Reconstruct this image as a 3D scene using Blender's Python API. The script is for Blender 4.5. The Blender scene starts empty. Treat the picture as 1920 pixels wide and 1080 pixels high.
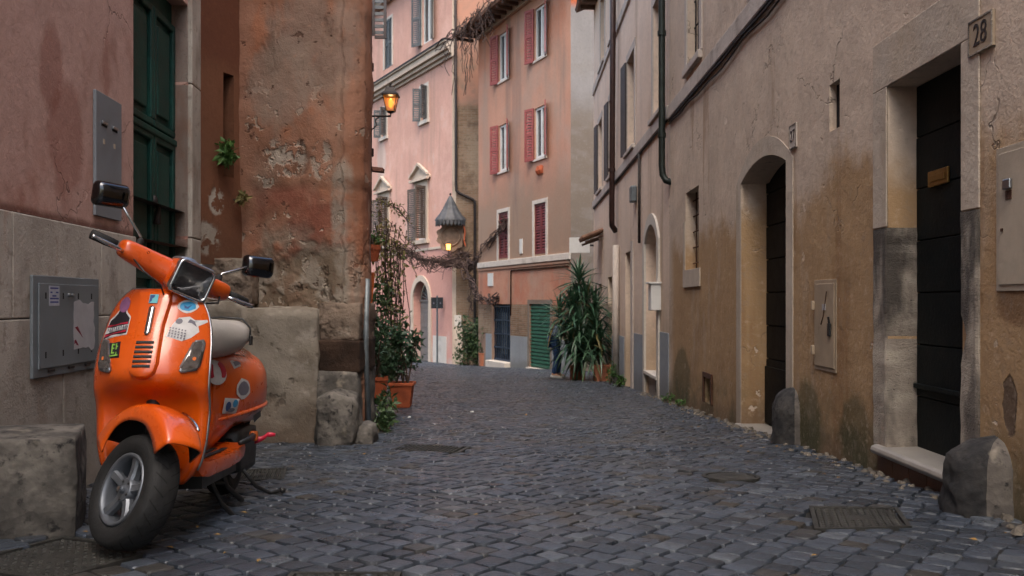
import bpy, bmesh, math, random
from mathutils import Vector, Matrix, noise as mnoise
from mathutils.geometry import delaunay_2d_cdt
R = math.radians
random.seed(7)
scene = bpy.context.scene
COL = scene.collection

# ------------------------------------------------------------------ camera
EYE = 0.67
cam_d = bpy.data.cameras.new('camera'); cam = bpy.data.objects.new('camera', cam_d); COL.objects.link(cam)
cam.location = (0, 0, EYE); cam.rotation_euler = (R(90), 0, 0)
cam_d.sensor_width = 36; cam_d.lens = 30; cam_d.shift_y = 27 / 1920
cam_d.clip_start = 0.05; cam_d.clip_end = 800
cam_d.dof.use_dof = True; cam_d.dof.focus_distance = 3.6; cam_d.dof.aperture_fstop = 7.0
scene.camera = cam

# ------------------------------------------------------------------ sky and sun (overcast, no sky in view)
world = bpy.data.worlds.new('World'); scene.world = world; world.use_nodes = True
wn = world.node_tree; wn.nodes.clear()
sky = wn.nodes.new('ShaderNodeTexSky'); sky.sky_type = 'NISHITA'; sky.sun_disc = False
SUN_EL, SUN_AZ = 62, 182
sky.sun_elevation = R(SUN_EL); sky.sun_rotation = R(SUN_AZ)
sky.air_density = 1.4; sky.dust_density = 5.0; sky.ozone_density = 1.5
bg = wn.nodes.new('ShaderNodeBackground'); bg.inputs['Strength'].default_value = 0.15
wo = wn.nodes.new('ShaderNodeOutputWorld')
wn.links.new(sky.outputs[0], bg.inputs['Color']); wn.links.new(bg.outputs[0], wo.inputs['Surface'])
sun_d = bpy.data.lights.new('sun', 'SUN'); sun_d.energy = 0.8; sun_d.angle = R(40); sun_d.color = (1, .94, .84)
sun = bpy.data.objects.new('sun', sun_d); COL.objects.link(sun)
az, el = R(SUN_AZ), R(SUN_EL)
sdir = Vector((math.sin(az) * math.cos(el), math.cos(az) * math.cos(el), math.sin(el)))   # towards the sun
sun.rotation_euler = sdir.to_track_quat('Z', 'Y').to_euler(); sun.location = (0, 0, 40)
vs = scene.view_settings
vs.view_transform = 'Standard'; vs.look = 'None'; vs.gamma = 1; vs.use_curve_mapping = False
vs.exposure = 1.2
scene.render.engine = 'CYCLES'
scene.cycles.use_denoising = True
scene.cycles.max_bounces = 7; scene.cycles.diffuse_bounces = 3; scene.cycles.glossy_bounces = 3; scene.cycles.transmission_bounces = 5
scene.cycles.caustics_reflective = False; scene.cycles.caustics_refractive = False
scene.cycles.use_adaptive_sampling = True; scene.cycles.adaptive_threshold = .03
scene.cycles.sample_clamp_indirect = 6

# ------------------------------------------------------------------ helpers
WM = {}
def lin(h):
    h = h.lstrip('#'); o = []
    for k in (0, 2, 4):
        c = int(h[k:k + 2], 16) / 255
        o.append(c / 12.92 if c <= .04045 else ((c + .055) / 1.055) ** 2.4)
    return (*o, 1)

def tag(o, label=None, cat=None, group=None, kind=None):
    if label: o['label'] = label
    if cat: o['category'] = cat
    if group: o['group'] = group
    if kind: o['kind'] = kind
    return o

def empty(name, loc=(0, 0, 0), label=None, cat=None, group=None, mtx=None):
    o = bpy.data.objects.new(name, None); COL.objects.link(o)
    m = mtx if mtx is not None else Matrix.Translation(Vector(loc))
    o.matrix_world = m; WM[o] = m.copy(); o.empty_display_size = .1
    return tag(o, label, cat, group)

def link(name, me, parent=None, mtx=None):
    o = bpy.data.objects.new(name, me); COL.objects.link(o)
    if parent is not None:
        o.parent = parent
    WM[o] = WM[parent].copy() if parent is not None else Matrix()
    if mtx is not None:
        o.matrix_local = mtx; WM[o] = WM[o] @ mtx
    return o

class MB:
    """collects geometry in world space (or the local space of a moved thing) and links it as one mesh"""
    def __init__(s): s.v = []; s.f = []; s.mi = []
    def add(s, vs, fs, mi=0):
        b = len(s.v); s.v += [tuple(p) for p in vs]; s.f += [tuple(b + i for i in q) for q in fs]; s.mi += [mi] * len(fs); return s
    def box(s, a, b, mi=0):
        x0, y0, z0 = a; x1, y1, z1 = b
        return s.hexa([(x0, y0, z0), (x1, y0, z0), (x1, y1, z0), (x0, y1, z0), (x0, y0, z1), (x1, y0, z1), (x1, y1, z1), (x0, y1, z1)], mi)
    def hexa(s, p, mi=0):
        return s.add(p, [(3, 2, 1, 0), (4, 5, 6, 7), (0, 1, 5, 4), (1, 2, 6, 5), (2, 3, 7, 6), (3, 0, 4, 7)], mi)
    def prism(s, bot, top, mi=0):
        n = len(bot)
        return s.add(list(bot) + list(top), [tuple(range(n - 1, -1, -1)), tuple(range(n, 2 * n))] + [(i, (i + 1) % n, n + (i + 1) % n, n + i) for i in range(n)], mi)
    def loft(s, rings, cap=True, closed=True, mi=0):
        n = len(rings[0]); v = [p for r in rings for p in r]; f = []
        for k in range(len(rings) - 1):
            for i in range(n if closed else n - 1):
                j = (i + 1) % n
                f.append((k * n + i, k * n + j, (k + 1) * n + j, (k + 1) * n + i))
        if cap:
            f.append(tuple(range(n - 1, -1, -1))); f.append(tuple((len(rings) - 1) * n + i for i in range(n)))
        return s.add(v, f, mi)
    def tube(s, path, r, n=8, cap=True, mi=0):
        path = [Vector(p) for p in path]; rings = []; m = len(path)
        rr = r if isinstance(r, (list, tuple)) else [r] * m
        up = None
        for k in range(m):
            d = (path[min(k + 1, m - 1)] - path[max(k - 1, 0)]).normalized()
            if up is None:
                up = Vector((0, 0, 1)) if abs(d.z) < .9 else Vector((1, 0, 0))
            x = d.cross(up)
            if x.length < 1e-4: x = d.cross(Vector((0, 1, 0)))
            x.normalize(); y = x.cross(d).normalized(); up = y
            rings.append([path[k] + (x * math.cos(2 * math.pi * i / n) + y * math.sin(2 * math.pi * i / n)) * rr[k] for i in range(n)])
        return s.loft(rings, cap, mi=mi)
    def lathe(s, prof, c=(0, 0, 0), axis='Z', n=24, mi=0, a0=0, a1=2 * math.pi):
        """prof: list of (radius, height)"""
        full = abs(a1 - a0) > 6.28; rings = []; m = n if full else n + 1
        for r, h in prof:
            ring = []
            for i in range(m):
                t = a0 + (a1 - a0) * i / n; a, b = r * math.cos(t), r * math.sin(t)
                p = (a, b, h) if axis == 'Z' else ((a, h, b) if axis == 'Y' else (h, a, b))
                ring.append((c[0] + p[0], c[1] + p[1], c[2] + p[2]))
            rings.append(ring)
        return s.loft(rings, cap=False, closed=full, mi=mi)
    def build(s, name, mats, parent=None, smooth=False, bevel=0, seg=2, xf=None, local=False, sub=0, weld=False):
        me = bpy.data.meshes.new(name)
        v = s.v
        if xf is not None: v = [tuple(xf @ Vector(p)) for p in v]
        if parent is not None and not local:
            inv = WM[parent].inverted(); v = [tuple(inv @ Vector(p)) for p in v]
        me.from_pydata(v, [], s.f)
        if not isinstance(mats, (list, tuple)): mats = [mats]
        for m in mats: me.materials.append(m)
        if len(mats) > 1: me.polygons.foreach_set('material_index', s.mi)
        bm = bmesh.new(); bm.from_mesh(me)
        if weld: bmesh.ops.remove_doubles(bm, verts=bm.verts, dist=1e-5)
        bmesh.ops.recalc_face_normals(bm, faces=bm.faces)
        bm.to_mesh(me); bm.free()
        if smooth: me.polygons.foreach_set('use_smooth', [True] * len(me.polygons))
        me.update()
        o = link(name, me, parent)
        if smooth == 'auto':
            try: me.set_sharp_from_angle(angle=R(38))
            except Exception: pass
        if bevel:
            b = o.modifiers.new('bevel', 'BEVEL'); b.width = bevel; b.segments = seg; b.limit_method = 'ANGLE'; b.angle_limit = R(35)
        if sub:
            q = o.modifiers.new('sub', 'SUBSURF'); q.levels = sub; q.render_levels = sub
        return o

def box(name, a, b, mat, parent=None, bevel=0, **k):
    return MB().box(a, b).build(name, mat, parent, bevel=bevel, **k)

def copy_tree(o, mtx, parent=None):
    c = o.copy(); COL.objects.link(c); c.parent = parent
    if parent is None: c.matrix_world = mtx; WM[c] = mtx.copy()
    else: WM[c] = WM[parent] @ c.matrix_local
    for ch in list(o.children): copy_tree(ch, None, c)
    return c

def gz(y):           # the street falls away from the camera
    if y < -8: return .432
    if y < 34: return -.054 * y
    return -1.836 - .02 * (min(y, 60) - 34)

class Frame:
    """a wall plane: u runs along it, z up, o out towards the street"""
    def __init__(s, p, e, n): s.p = Vector((p[0], p[1], 0)); s.e = Vector((e[0], e[1], 0)); s.n = Vector((n[0], n[1], 0))
    def P(s, u, z, o=0):
        q = s.p + s.e * u + s.n * o; return Vector((q.x, q.y, z))
    def box(s, mb, u0, u1, z0, z1, o0, o1, mi=0):
        P = s.P
        return mb.hexa([P(u0, z0, o0), P(u1, z0, o0), P(u1, z0, o1), P(u0, z0, o1), P(u0, z1, o0), P(u1, z1, o0), P(u1, z1, o1), P(u0, z1, o1)], mi)
    def bx(s, name, u0, u1, z0, z1, o0, o1, mat, parent, bevel=0, **k):
        return s.box(MB(), u0, u1, z0, z1, o0, o1).build(name, mat, parent, bevel=bevel, **k)
    def poly(s, mb, pts, o0, o1, mi=0):
        return mb.prism([s.P(u, z, o0) for u, z in pts], [s.P(u, z, o1) for u, z in pts], mi)
    def wall(s, u0, u1, z0, z1, holes, reveal=.15, o=0, step=1.5):
        """sheet with openings; hole = (u0,u1,z0,z1[,rise[,reveal]]), rise > 0 makes a segmental or round arch"""
        mb = MB(); H = []
        for h in holes:
            h = list(h) + [0] * (5 - len(h)); rv = h[5] if len(h) > 5 else reveal
            H.append((h[0], h[1], h[2], h[3], h[4], rv))
        us = {u0, u1}; zs = {z0, z1}
        for h in H: us |= {h[0], h[1]}; zs |= {h[2], h[3] + h[4]}
        k = u0 + step
        while k < u1: us.add(k); k += step
        us = sorted(x for x in us if u0 <= x <= u1); zs = sorted(x for x in zs if z0 <= x <= z1)
        for a, b in zip(us, us[1:]):
            if b - a < 1e-6: continue
            for c, d in zip(zs, zs[1:]):
                m, n = (a + b) / 2, (c + d) / 2
                if any(h[0] < m < h[1] and h[2] < n < h[3] + h[4] for h in H): continue
                mb.add([s.P(a, c, o), s.P(b, c, o), s.P(b, d, o), s.P(a, d, o)], [(0, 1, 2, 3)])
        for a, b, c, d, r, rv in H:
            arc = arch(a, b, d, r)
            if r:
                mid = len(arc) // 2
                lp = arc[:mid + 1]; 
                mb.add([s.P(u, z, o) for u, z in [(a, d + r)] + lp[::-1]], [tuple(range(len(lp) + 1))])
                rp = arc[mid:]
                mb.add([s.P(u, z, o) for u, z in [(b, d + r)] + rp[::-1]], [tuple(range(len(rp) + 1))])
            ring = [(a, c)] + arc + [(b, c)]
            n = len(ring)
            mb.add([s.P(u, z, o) for u, z in ring] + [s.P(u, z, o - rv) for u, z in ring], [(i, (i + 1) % n, n + (i + 1) % n, n + i) for i in range(n)])
        return mb

def arch(a, b, spring, rise, n=14):
    if rise <= 0: return [(a, spring), (b, spring)]
    hw = (b - a) / 2; c = (a + b) / 2
    if rise >= hw * .98:
        return [(c - hw * math.cos(math.pi * i / n), spring + rise * math.sin(math.pi * i / n)) for i in range(n + 1)]
    rad = (hw * hw + rise * rise) / (2 * rise); th = math.asin(hw / rad)
    return [(c + rad * math.sin(-th + 2 * th * i / n), spring + rise - rad + rad * math.cos(-th + 2 * th * i / n)) for i in range(n + 1)]

def band(fr, a, b, c, d, r, w, o0, o1, n=14):
    """a frame of width w round an opening (sides and arch), without a bottom"""
    mb = MB(); inn = [(a, c)] + arch(a, b, d, r, n) + [(b, c)]; out = [(a - w, c)] + arch(a - w, b + w, d if r else d + w, r + w if r else 0, n) + [(b + w, c)]
    m = len(inn)
    v = [fr.P(u, z, o1) for u, z in inn] + [fr.P(u, z, o1) for u, z in out] + [fr.P(u, z, o0) for u, z in inn] + [fr.P(u, z, o0) for u, z in out]
    f = []
    for i in range(m - 1):
        f += [(i, i + 1, m + i + 1, m + i), (m + i, m + i + 1, 3 * m + i + 1, 3 * m + i), (i, 2 * m + i, 2 * m + i + 1, i + 1)]
    f += [(0, m, 3 * m, 2 * m), (m - 1, 3 * m - 1, 4 * m - 1, 2 * m - 1)]
    return mb.add(v, f)

def inside(p, poly):
    x, y = p; c = False; n = len(poly)
    for i in range(n):
        x1, y1 = poly[i]; x2, y2 = poly[(i + 1) % n]
        if (y1 > y) != (y2 > y) and x < (x2 - x1) * (y - y1) / (y2 - y1) + x1: c = not c
    return c

def patch(poly, fn, step=.012):
    """a flat outline laid over a curved surface: fn(a, b) -> point"""
    xs = [p[0] for p in poly]; ys = [p[1] for p in poly]; n = len(poly)
    pts = [Vector(p) for p in poly]
    a = min(xs) + step / 2
    while a < max(xs):
        b = min(ys) + step / 2
        while b < max(ys):
            if inside((a, b), poly): pts.append(Vector((a, b)))
            b += step
        a += step
    vs, es, fs, *_ = delaunay_2d_cdt(pts, [(i, (i + 1) % n) for i in range(n)], [list(range(n))], 1, 1e-6)
    return MB().add([fn(p.x, p.y) for p in vs], [tuple(q) for q in fs])

def text_mesh(txt, size, fn, extrude=.002):
    """letters as geometry: fn(a, b, h) -> point"""
    cu = bpy.data.curves.new('t', 'FONT'); cu.body = txt; cu.size = size; cu.extrude = extrude / 2; cu.align_x = 'CENTER'; cu.align_y = 'CENTER'; cu.resolution_u = 3
    o = bpy.data.objects.new('t', cu); COL.objects.link(o)
    bpy.context.view_layer.update()
    me = bpy.data.meshes.new_from_object(o.evaluated_get(bpy.context.evaluated_depsgraph_get()))
    mb = MB().add([fn(v.co.x, v.co.y, v.co.z) for v in me.vertices], [tuple(p.vertices) for p in me.polygons])
    bpy.data.objects.remove(o); bpy.data.curves.remove(cu); bpy.data.meshes.remove(me)
    return mb

def rough_block(a, b, amp=.02, cuts=5, rnd=.25, seed=0):
    """a weathered stone: a rounded box with an uneven skin"""
    a = Vector(a); b = Vector(b); c = (a + b) / 2; h = (b - a) / 2
    bm = bmesh.new(); bmesh.ops.create_cube(bm, size=2)
    bmesh.ops.subdivide_edges(bm, edges=bm.edges[:], cuts=cuts, use_grid_fill=True)
    mb = MB(); idx = {}
    for v in bm.verts:
        p = v.co.copy(); s = p.normalized() * 1.25
        q = p.lerp(s, rnd)
        w = Vector((q.x * h.x, q.y * h.y, q.z * h.z)) + c
        w += Vector((p.x, p.y, p.z)).normalized() * amp * (mnoise.fractal(w * 6 + Vector((seed * 3.1, seed, 0)), .8, 2, 4) * 1.2)
        idx[v] = len(mb.v); mb.v.append(tuple(w))
    for f in bm.faces: mb.f.append(tuple(idx[v] for v in f.verts)); mb.mi.append(0)
    bm.free()
    return mb
# ------------------------------------------------------------------ materials
class NT:
    def __init__(s, name):
        s.m = bpy.data.materials.new(name); s.m.use_nodes = True; s.t = s.m.node_tree; s.t.nodes.clear()
        s.out = s.n('ShaderNodeOutputMaterial'); s.bs = s.n('ShaderNodeBsdfPrincipled'); s.l(s.bs.outputs[0], s.out.inputs[0]); s._pos = None
    def n(s, t): return s.t.nodes.new(t)
    def l(s, a, b): s.t.links.new(a, b)
    def put(s, sock, v):
        if hasattr(v, 'is_output'): s.l(v, sock)
        else: sock.default_value = v
    def set(s, **k):
        for a, v in k.items(): s.put(s.bs.inputs[a.replace('_', ' ')], v)
        return s
    def pos(s):
        if s._pos is None: s._pos = s.n('ShaderNodeNewGeometry').outputs['Position']
        return s._pos
    def obj(s): return s.n('ShaderNodeTexCoord').outputs['Object']
    def rnd(s): return s.n('ShaderNodeObjectInfo').outputs['Random']
    def scaled(s, v, sc, off=(0, 0, 0)):
        m = s.n('ShaderNodeMapping'); s.l(v, m.inputs[0]); m.inputs['Scale'].default_value = sc; m.inputs['Location'].default_value = off; return m.outputs[0]
    def noise(s, scale=5, detail=4, rough=.6, vec=None, dist=0, seed=0, st=None, out=0):
        v = vec if vec is not None else s.pos()
        if st or seed: v = s.scaled(v, st or (1, 1, 1), (seed * 7.3, seed * 3.7, seed * 5.1))
        x = s.n('ShaderNodeTexNoise'); s.l(v, x.inputs['Vector'])
        x.inputs['Scale'].default_value = scale; x.inputs['Detail'].default_value = detail; x.inputs['Roughness'].default_value = rough; x.inputs['Distortion'].default_value = dist
        return x.outputs[out]
    def vor(s, scale, vec=None, feat='F1', out=0):
        x = s.n('ShaderNodeTexVoronoi'); x.feature = feat; s.l(vec if vec is not None else s.pos(), x.inputs['Vector']); x.inputs['Scale'].default_value = scale; return x.outputs[out]
    def mth(s, op, a, b=0.0, c=None):
        x = s.n('ShaderNodeMath'); x.operation = op; s.put(x.inputs[0], a); s.put(x.inputs[1], b)
        if c is not None: s.put(x.inputs[2], c)
        return x.outputs[0]
    def sm(s, v, lo, hi):
        x = s.n('ShaderNodeMapRange'); x.interpolation_type = 'SMOOTHSTEP'; s.put(x.inputs[0], v)
        x.inputs[1].default_value = lo; x.inputs[2].default_value = hi; return x.outputs[0]
    def mix(s, f, a, b, mode='MIX'):
        x = s.n('ShaderNodeMix'); x.data_type = 'RGBA'; x.blend_type = mode; s.put(x.inputs[0], f); s.put(x.inputs[6], a); s.put(x.inputs[7], b); return x.outputs[2]
    def xyz(s, v=None):
        x = s.n('ShaderNodeSeparateXYZ'); s.l(v if v is not None else s.pos(), x.inputs[0]); return x.outputs
    def bump(s, h, strength=.5, dist=.01, nrm=None):
        b = s.n('ShaderNodeBump'); s.put(b.inputs['Height'], h); b.inputs['Strength'].default_value = strength; b.inputs['Distance'].default_value = dist
        if nrm is not None: s.l(nrm, b.inputs['Normal'])
        return b.outputs[0]
    # ---- masks
    def nz(s, scale, lo, hi, st=None, seed=0, detail=3.5, rough=.65, dist=0): return s.sm(s.noise(scale, detail, rough, st=st, seed=seed, dist=dist), lo, hi)
    def ground_h(s):
        p = s.xyz(); return s.mth('ADD', p[2], s.mth('MULTIPLY', p[1], .054))
    def below(s, z, soft=.1, amp=.3, scale=3, seed=0, rel=False, st=None):
        h = s.ground_h() if rel else s.xyz()[2]
        w = s.mth('MULTIPLY_ADD', s.noise(scale, 5, .65, seed=seed, st=st), amp, -amp / 2)
        return s.sm(s.mth('ADD', h, w), z + soft, z - soft)
    def blob(s, c, r, amp=.8, scale=4, seed=0, lo=.75, hi=1.1):
        m = s.n('ShaderNodeMapping'); m.vector_type = 'POINT'; s.l(s.pos(), m.inputs[0])
        m.inputs['Location'].default_value = [-c[i] / r[i] for i in range(3)]; m.inputs['Scale'].default_value = [1 / r[i] for i in range(3)]
        ln = s.n('ShaderNodeVectorMath'); ln.operation = 'LENGTH'; s.l(m.outputs[0], ln.inputs[0])
        w = s.mth('MULTIPLY_ADD', s.noise(scale, 6, .7, seed=seed), amp, -amp / 2)
        return s.sm(s.mth('ADD', ln.outputs['Value'], w), hi, lo)
    def mul(s, a, b): return s.mth('MULTIPLY', a, b)

def plaster(name, base, layers=(), rough=.92, bump=1.0, var=.22, cracks=0):
    """painted render: broad tonal drift, vertical streaks, then the layers on top"""
    t = NT(name)
    c = t.mix(t.nz(.9, .3, .72, seed=1), base, [min(1, x * (1 + var)) for x in base[:3]] + [1])
    c = t.mix(t.mul(t.nz(2.2, .45, .75, st=(1, 1, .22), seed=2), .55), c, [x * (1 - var) for x in base[:3]] + [1])
    c = t.mix(t.mul(t.nz(9, .5, .75, seed=3), .4), c, [x * (1 - var * .8) for x in base[:3]] + [1])
    hs = t.mth('ADD', t.mul(t.noise(3, 3, .6, seed=4), 1.0), t.mul(t.noise(48, 3, .7), .25))
    for col, fn, *ex in layers:
        m = fn(t); k = ex[0] if ex else 1.0
        if k != 1.0: mm = t.mul(m, k)
        else: mm = m
        c = t.mix(mm, c, col)
        if len(ex) > 1 and ex[1]: hs = t.mth('ADD', hs, t.mul(m, ex[1]))
    mot = t.noise(17, 5, .72, seed=8)
    c = t.mix(t.mul(t.sm(mot, .50, .74), .42), c, [x * .58 for x in base[:3]] + [1])
    c = t.mix(t.mul(t.sm(mot, .46, .28), .30), c, [min(1, x * 1.35) for x in base[:3]] + [1])
    hs = t.mth('ADD', hs, t.mul(mot, .12))
    if cracks:      # hairline cracks here and there, and small chips down to the pale undercoat
        wv = t.n('ShaderNodeVectorMath'); wv.operation = 'ADD'; t.l(t.pos(), wv.inputs[0]); sc_ = t.n('ShaderNodeVectorMath'); sc_.operation = 'SCALE'; t.l(t.noise(2.5, 4, .65, seed=6, out=1), sc_.inputs[0]); sc_.inputs['Scale'].default_value = .5; t.l(sc_.outputs[0], wv.inputs[1])
        ck = t.mul(t.sm(t.vor(cracks, wv.outputs[0], 'DISTANCE_TO_EDGE'), .010, .002), t.nz(.8, .50, .60, seed=36))
        c = t.mix(t.mul(ck, .7), c, [x * .35 for x in base[:3]] + [1]); hs = t.mth('SUBTRACT', hs, t.mul(ck, .5))
        ch = t.mul(t.nz(7.5, .665, .685, seed=38), t.nz(1.2, .5, .6, seed=39))
        c = t.mix(t.mul(ch, .8), c, [min(1, x * 1.2 + .03) for x in base[:3]] + [1]); hs = t.mth('SUBTRACT', hs, t.mul(ch, .5))
    t.set(Base_Color=c, Roughness=rough, Normal=t.bump(hs, .75 * bump, .02))
    t.bs.inputs['Specular IOR Level'].default_value = .25
    return t.m

def simple(name, col, rough=.6, metal=0, var=.25, scale=8, bump=0, bscale=60, coat=0, spec=None, obj=False, rndv=0):
    t = NT(name); v = t.obj() if obj else None
    c = t.mix(t.sm(t.noise(scale, 5, .65, vec=v), .3, .7), [x * (1 - var) for x in col[:3]] + [1], [min(1, x * (1 + var)) for x in col[:3]] + [1])
    if rndv:
        h = t.n('ShaderNodeHueSaturation'); t.l(c, h.inputs['Color']); t.put(h.inputs['Value'], t.mth('MULTIPLY_ADD', t.rnd(), 2 * rndv, 1 - rndv)); c = h.outputs[0]
    t.set(Base_Color=c, Roughness=t.mth('MULTIPLY_ADD', t.noise(scale * 2, 4, .6, vec=v), .25, max(0.02, rough - .12)), Metallic=metal)
    if coat: t.set(Coat_Weight=coat); t.bs.inputs['Coat Roughness'].default_value = .06
    if spec is not None: t.bs.inputs['Specular IOR Level'].default_value = spec
    if bump: t.set(Normal=t.bump(t.noise(bscale, 5, .7, vec=v), bump, .01))
    return t.m

def flat(name, col, rough=.5, metal=0):
    t = NT(name); t.set(Base_Color=t.mix(t.nz(25, .4, .7), col, [x * .85 for x in col[:3]] + [1]), Roughness=rough, Metallic=metal); return t.m

X = {}
# street
t = NT('cobble')
at = t.n('ShaderNodeAttribute'); at.attribute_name = 'tone'      # tone differs from stone to stone, in the joined mass too
tone = t.mth('FRACT', t.mth('ADD', at.outputs['Fac'], t.rnd()))
c = t.mix(tone, lin('2c323a'), lin('424954'))
c = t.mix(t.sm(t.mth('FRACT', t.mth('MULTIPLY', tone, 7.3)), .85, .99), c, lin('3b3936'))
c = t.mix(t.sm(t.mth('FRACT', t.mth('MULTIPLY', tone, 13.7)), .86, .99), c, lin('50565e'))
c = t.mix(t.mul(t.nz(1.1, .48, .75, seed=5), .4), c, lin('4b463f'))
c = t.mix(t.mul(t.nz(38, .5, .75), .5), c, lin('2a2b2f'))
c = t.mix(t.mul(t.nz(90, .62, .75, seed=9, detail=2), .45), c, lin('6a6c70'))
t.set(Base_Color=c, Roughness=t.mth('MULTIPLY_ADD', t.noise(16, 3, .6), .30, t.mth('MULTIPLY_ADD', t.mth('FRACT', t.mth('MULTIPLY', tone, 3.1)), .20, .13)), Normal=t.bump(t.mth('ADD', t.noise(26, 5, .7), t.mul(t.noise(120, 3, .6), .3)), .55, .012))
t.bs.inputs['Specular IOR Level'].default_value = .55
X['cobble'] = t.m
t = NT('joint_dirt')
c = t.mix(t.nz(9, .35, .7), lin('141312'), lin('25211d'))
c = t.mix(t.mul(t.nz(2.5, .52, .7, seed=2), .6), c, lin('3a332b'))
c = t.mix(t.mul(t.nz(5, .66, .72, seed=6), .8), c, lin('2f3a20'))
t.set(Base_Color=c, Roughness=.95, Normal=t.bump(t.noise(70, 5, .7), .8, .01))
X['dirt'] = t.m
X['iron'] = simple('cast_iron', lin('3a3936'), .62, .35, .35, 14, .5, 70)
X['edge_stone'] = simple('rubble_stone', lin('7d7468'), .9, 0, .35, 14, .8, 30, rndv=.3)

# right-hand house
L_ = lin
def moss(t): return t.mul(t.below(.30, .16, .45, 3.5, 4, rel=True), t.nz(1.5, .40, .58, seed=11))
X['wall_right'] = plaster('wall_right', L_('c6b3a0'), [
    (L_('ab8a63'), lambda t: t.mul(t.below(1.42, .17, 1.1, 1.4, 2), t.sm(t.xyz()[1], 10.9, 10.5)), .92),
    (L_('8f7050'), lambda t: t.mul(t.below(.8, .5, 1.2, 1.3, 6), t.nz(1.8, .4, .7, seed=3)), .6),
    (L_('b3a08c'), lambda t: t.mul(t.nz(3.2, .55, .72, st=(1, 1, .3), seed=12), t.below(1.6, .3, .5, 2)), .55),
    (L_('8e6a48'), lambda t: t.mul(t.nz(2.6, .57, .67, st=(1, 1, .12), seed=21), t.below(3.2, .4, .8, 2)), .5),
    (L_('d3bfa9'), lambda t: t.mul(t.nz(1.7, .5, .75, seed=7), t.sm(t.xyz()[2], 1.6, 2.6)), .45),
    (L_('6d5947'), lambda t: t.below(.14, .10, .3, 5, 3, rel=True), .7),
    (L_('474a33'), moss, .6),
    (L_('39402a'), lambda t: t.blob((1.98, 4.95, -.1), (.3, .22, .26), .7, 7), .6),
    (L_('3d432c'), lambda t: t.blob((1.98, 5.75, -.12), (.3, .26, .28), .7, 7, 3), .6),
    (L_('3d432c'), lambda t: t.blob((2.0, 10.1, -.22), (.3, .5, .38), .7, 6, 3), .6),
    (L_('5c4c40'), lambda t: t.blob((1.98, 3.40, .26), (.2, .06, .15), 1.3, 9, 3, .7, .85), .9, -.9),
    (L_('6a4a33'), lambda t: t.blob((1.98, 3.30, .66), (.2, .22, .09), .7, 6, 5), .6),
], bump=1.1, cracks=1.4)
X['band_right'] = plaster('band_right', L_('bcae9e'), [(L_('8d7c6b'), lambda t: t.below(.5, .35, .5, 2, 3, rel=True), .5),
    (L_('a08a70'), lambda t: t.nz(2.2, .5, .75, st=(1, 1, .3), seed=5), .5)], var=.14)
X['white_plaster'] = plaster('white_plaster', L_('cdc5ba'), [(L_('8d8174'), lambda t: t.below(.2, .15, .3, 4, 3, rel=True), .6)], var=.12)
t = NT('travertine')
c = t.mix(t.nz(2.6, .3, .7, st=(1, 1, 2.5)), lin('8d8175'), lin('b5a999'))
c = t.mix(t.mul(t.nz(5, .5, .68, seed=3, st=(1, 1, .35)), .75), c, lin('4c4540'))
c = t.mix(t.nz(55, .63, .7, st=(1, 1, 2.2)), c, lin('3d3631'))
c = t.mix(t.mul(t.nz(7, .6, .75, seed=8), .35), c, lin('8a6a55'))
c = t.mix(t.mul(t.mul(t.sm(t.xyz()[2], .42, .6), t.nz(4, .38, .6, seed=12, st=(1, 1, .4))), .85), c, lin('2e2926'))
t.set(Base_Color=c, Roughness=.9, Normal=t.bump(t.mth('ADD', t.noise(10, 5, .7), t.mul(t.noise(60, 4, .7, st=(1, 1, 2)), .8)), .8, .014))
X['travertine'] = t.m
X['marble'] = simple('sill_marble', lin('8f8982'), .42, 0, .14, 7, .2, 50)
X['tile_brown'] = simple('riser_tile', lin('5a4030'), .6, 0, .3, 6, .3, 40, rndv=.2)
X['door_dark'] = simple('door_dark_green', lin('0b1112'), .68, 0, .35, 6, .25, 45, spec=.22)
X['door_dark2'] = simple('door_dark_brown', lin('110f0d'), .7, 0, .3, 6, .25, 45, spec=.2)
X['brass'] = simple('brass', lin('8a6a3a'), .4, .8, .2, 20)
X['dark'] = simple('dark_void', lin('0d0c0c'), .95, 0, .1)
X['cover_cream'] = simple('cream_paint', lin('b3a592'), .55, 0, .12, 5, .15, 30)
X['cover_tan'] = simple('tan_paint', lin('a39079'), .6, 0, .12, 5, .15, 30)
X['rust'] = simple('rust', lin('4f3222'), .9, .2, .4, 30, .6, 60)
X['stone_dark'] = None
def bollard_mat(name, a, b):
    t = NT(name)
    c = t.mix(t.nz(7, .38, .66, seed=2), a, b)
    c = t.mix(t.nz(22, .55, .72, seed=4), c, lin('1d1b1b'))
    c = t.mix(t.mul(t.nz(5, .6, .72, seed=9), .6), c, lin('a19686'))
    t.set(Base_Color=c, Roughness=.88, Normal=t.bump(t.mth('ADD', t.noise(9, 5, .65), t.mul(t.vor(28), .35)), .7, .016)); return t.m
X['bollard'] = bollard_mat('bollard_basalt', lin('1f1e1f'), lin('3d3a38'))
X['bollard_pl'] = bollard_mat('bollard_plaster', lin('544e49'), lin('6c645c'))
X['rock'] = bollard_mat('tufa_rock', lin('47433f'), lin('716b64'))
X['ledge'] = plaster('ledge_plaster', L_('bdb2a8'), [(L_('7e7166'), lambda t: t.nz(3, .52, .7, st=(1, 1, .3)), .5)], var=.12)
X['cable'] = simple('cable_black', lin('2b221d'), .7)
X['pipe_green'] = simple('pipe_green', lin('232b27'), .5, .3, .4, 9, .2)
X['pipe_brown'] = simple('pipe_brown', lin('38241f'), .5, .3, .3, 9, .2)
X['pipe_grey'] = simple('pipe_grey', lin('6b7276'), .5, .5, .2, 9, .1)
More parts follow.
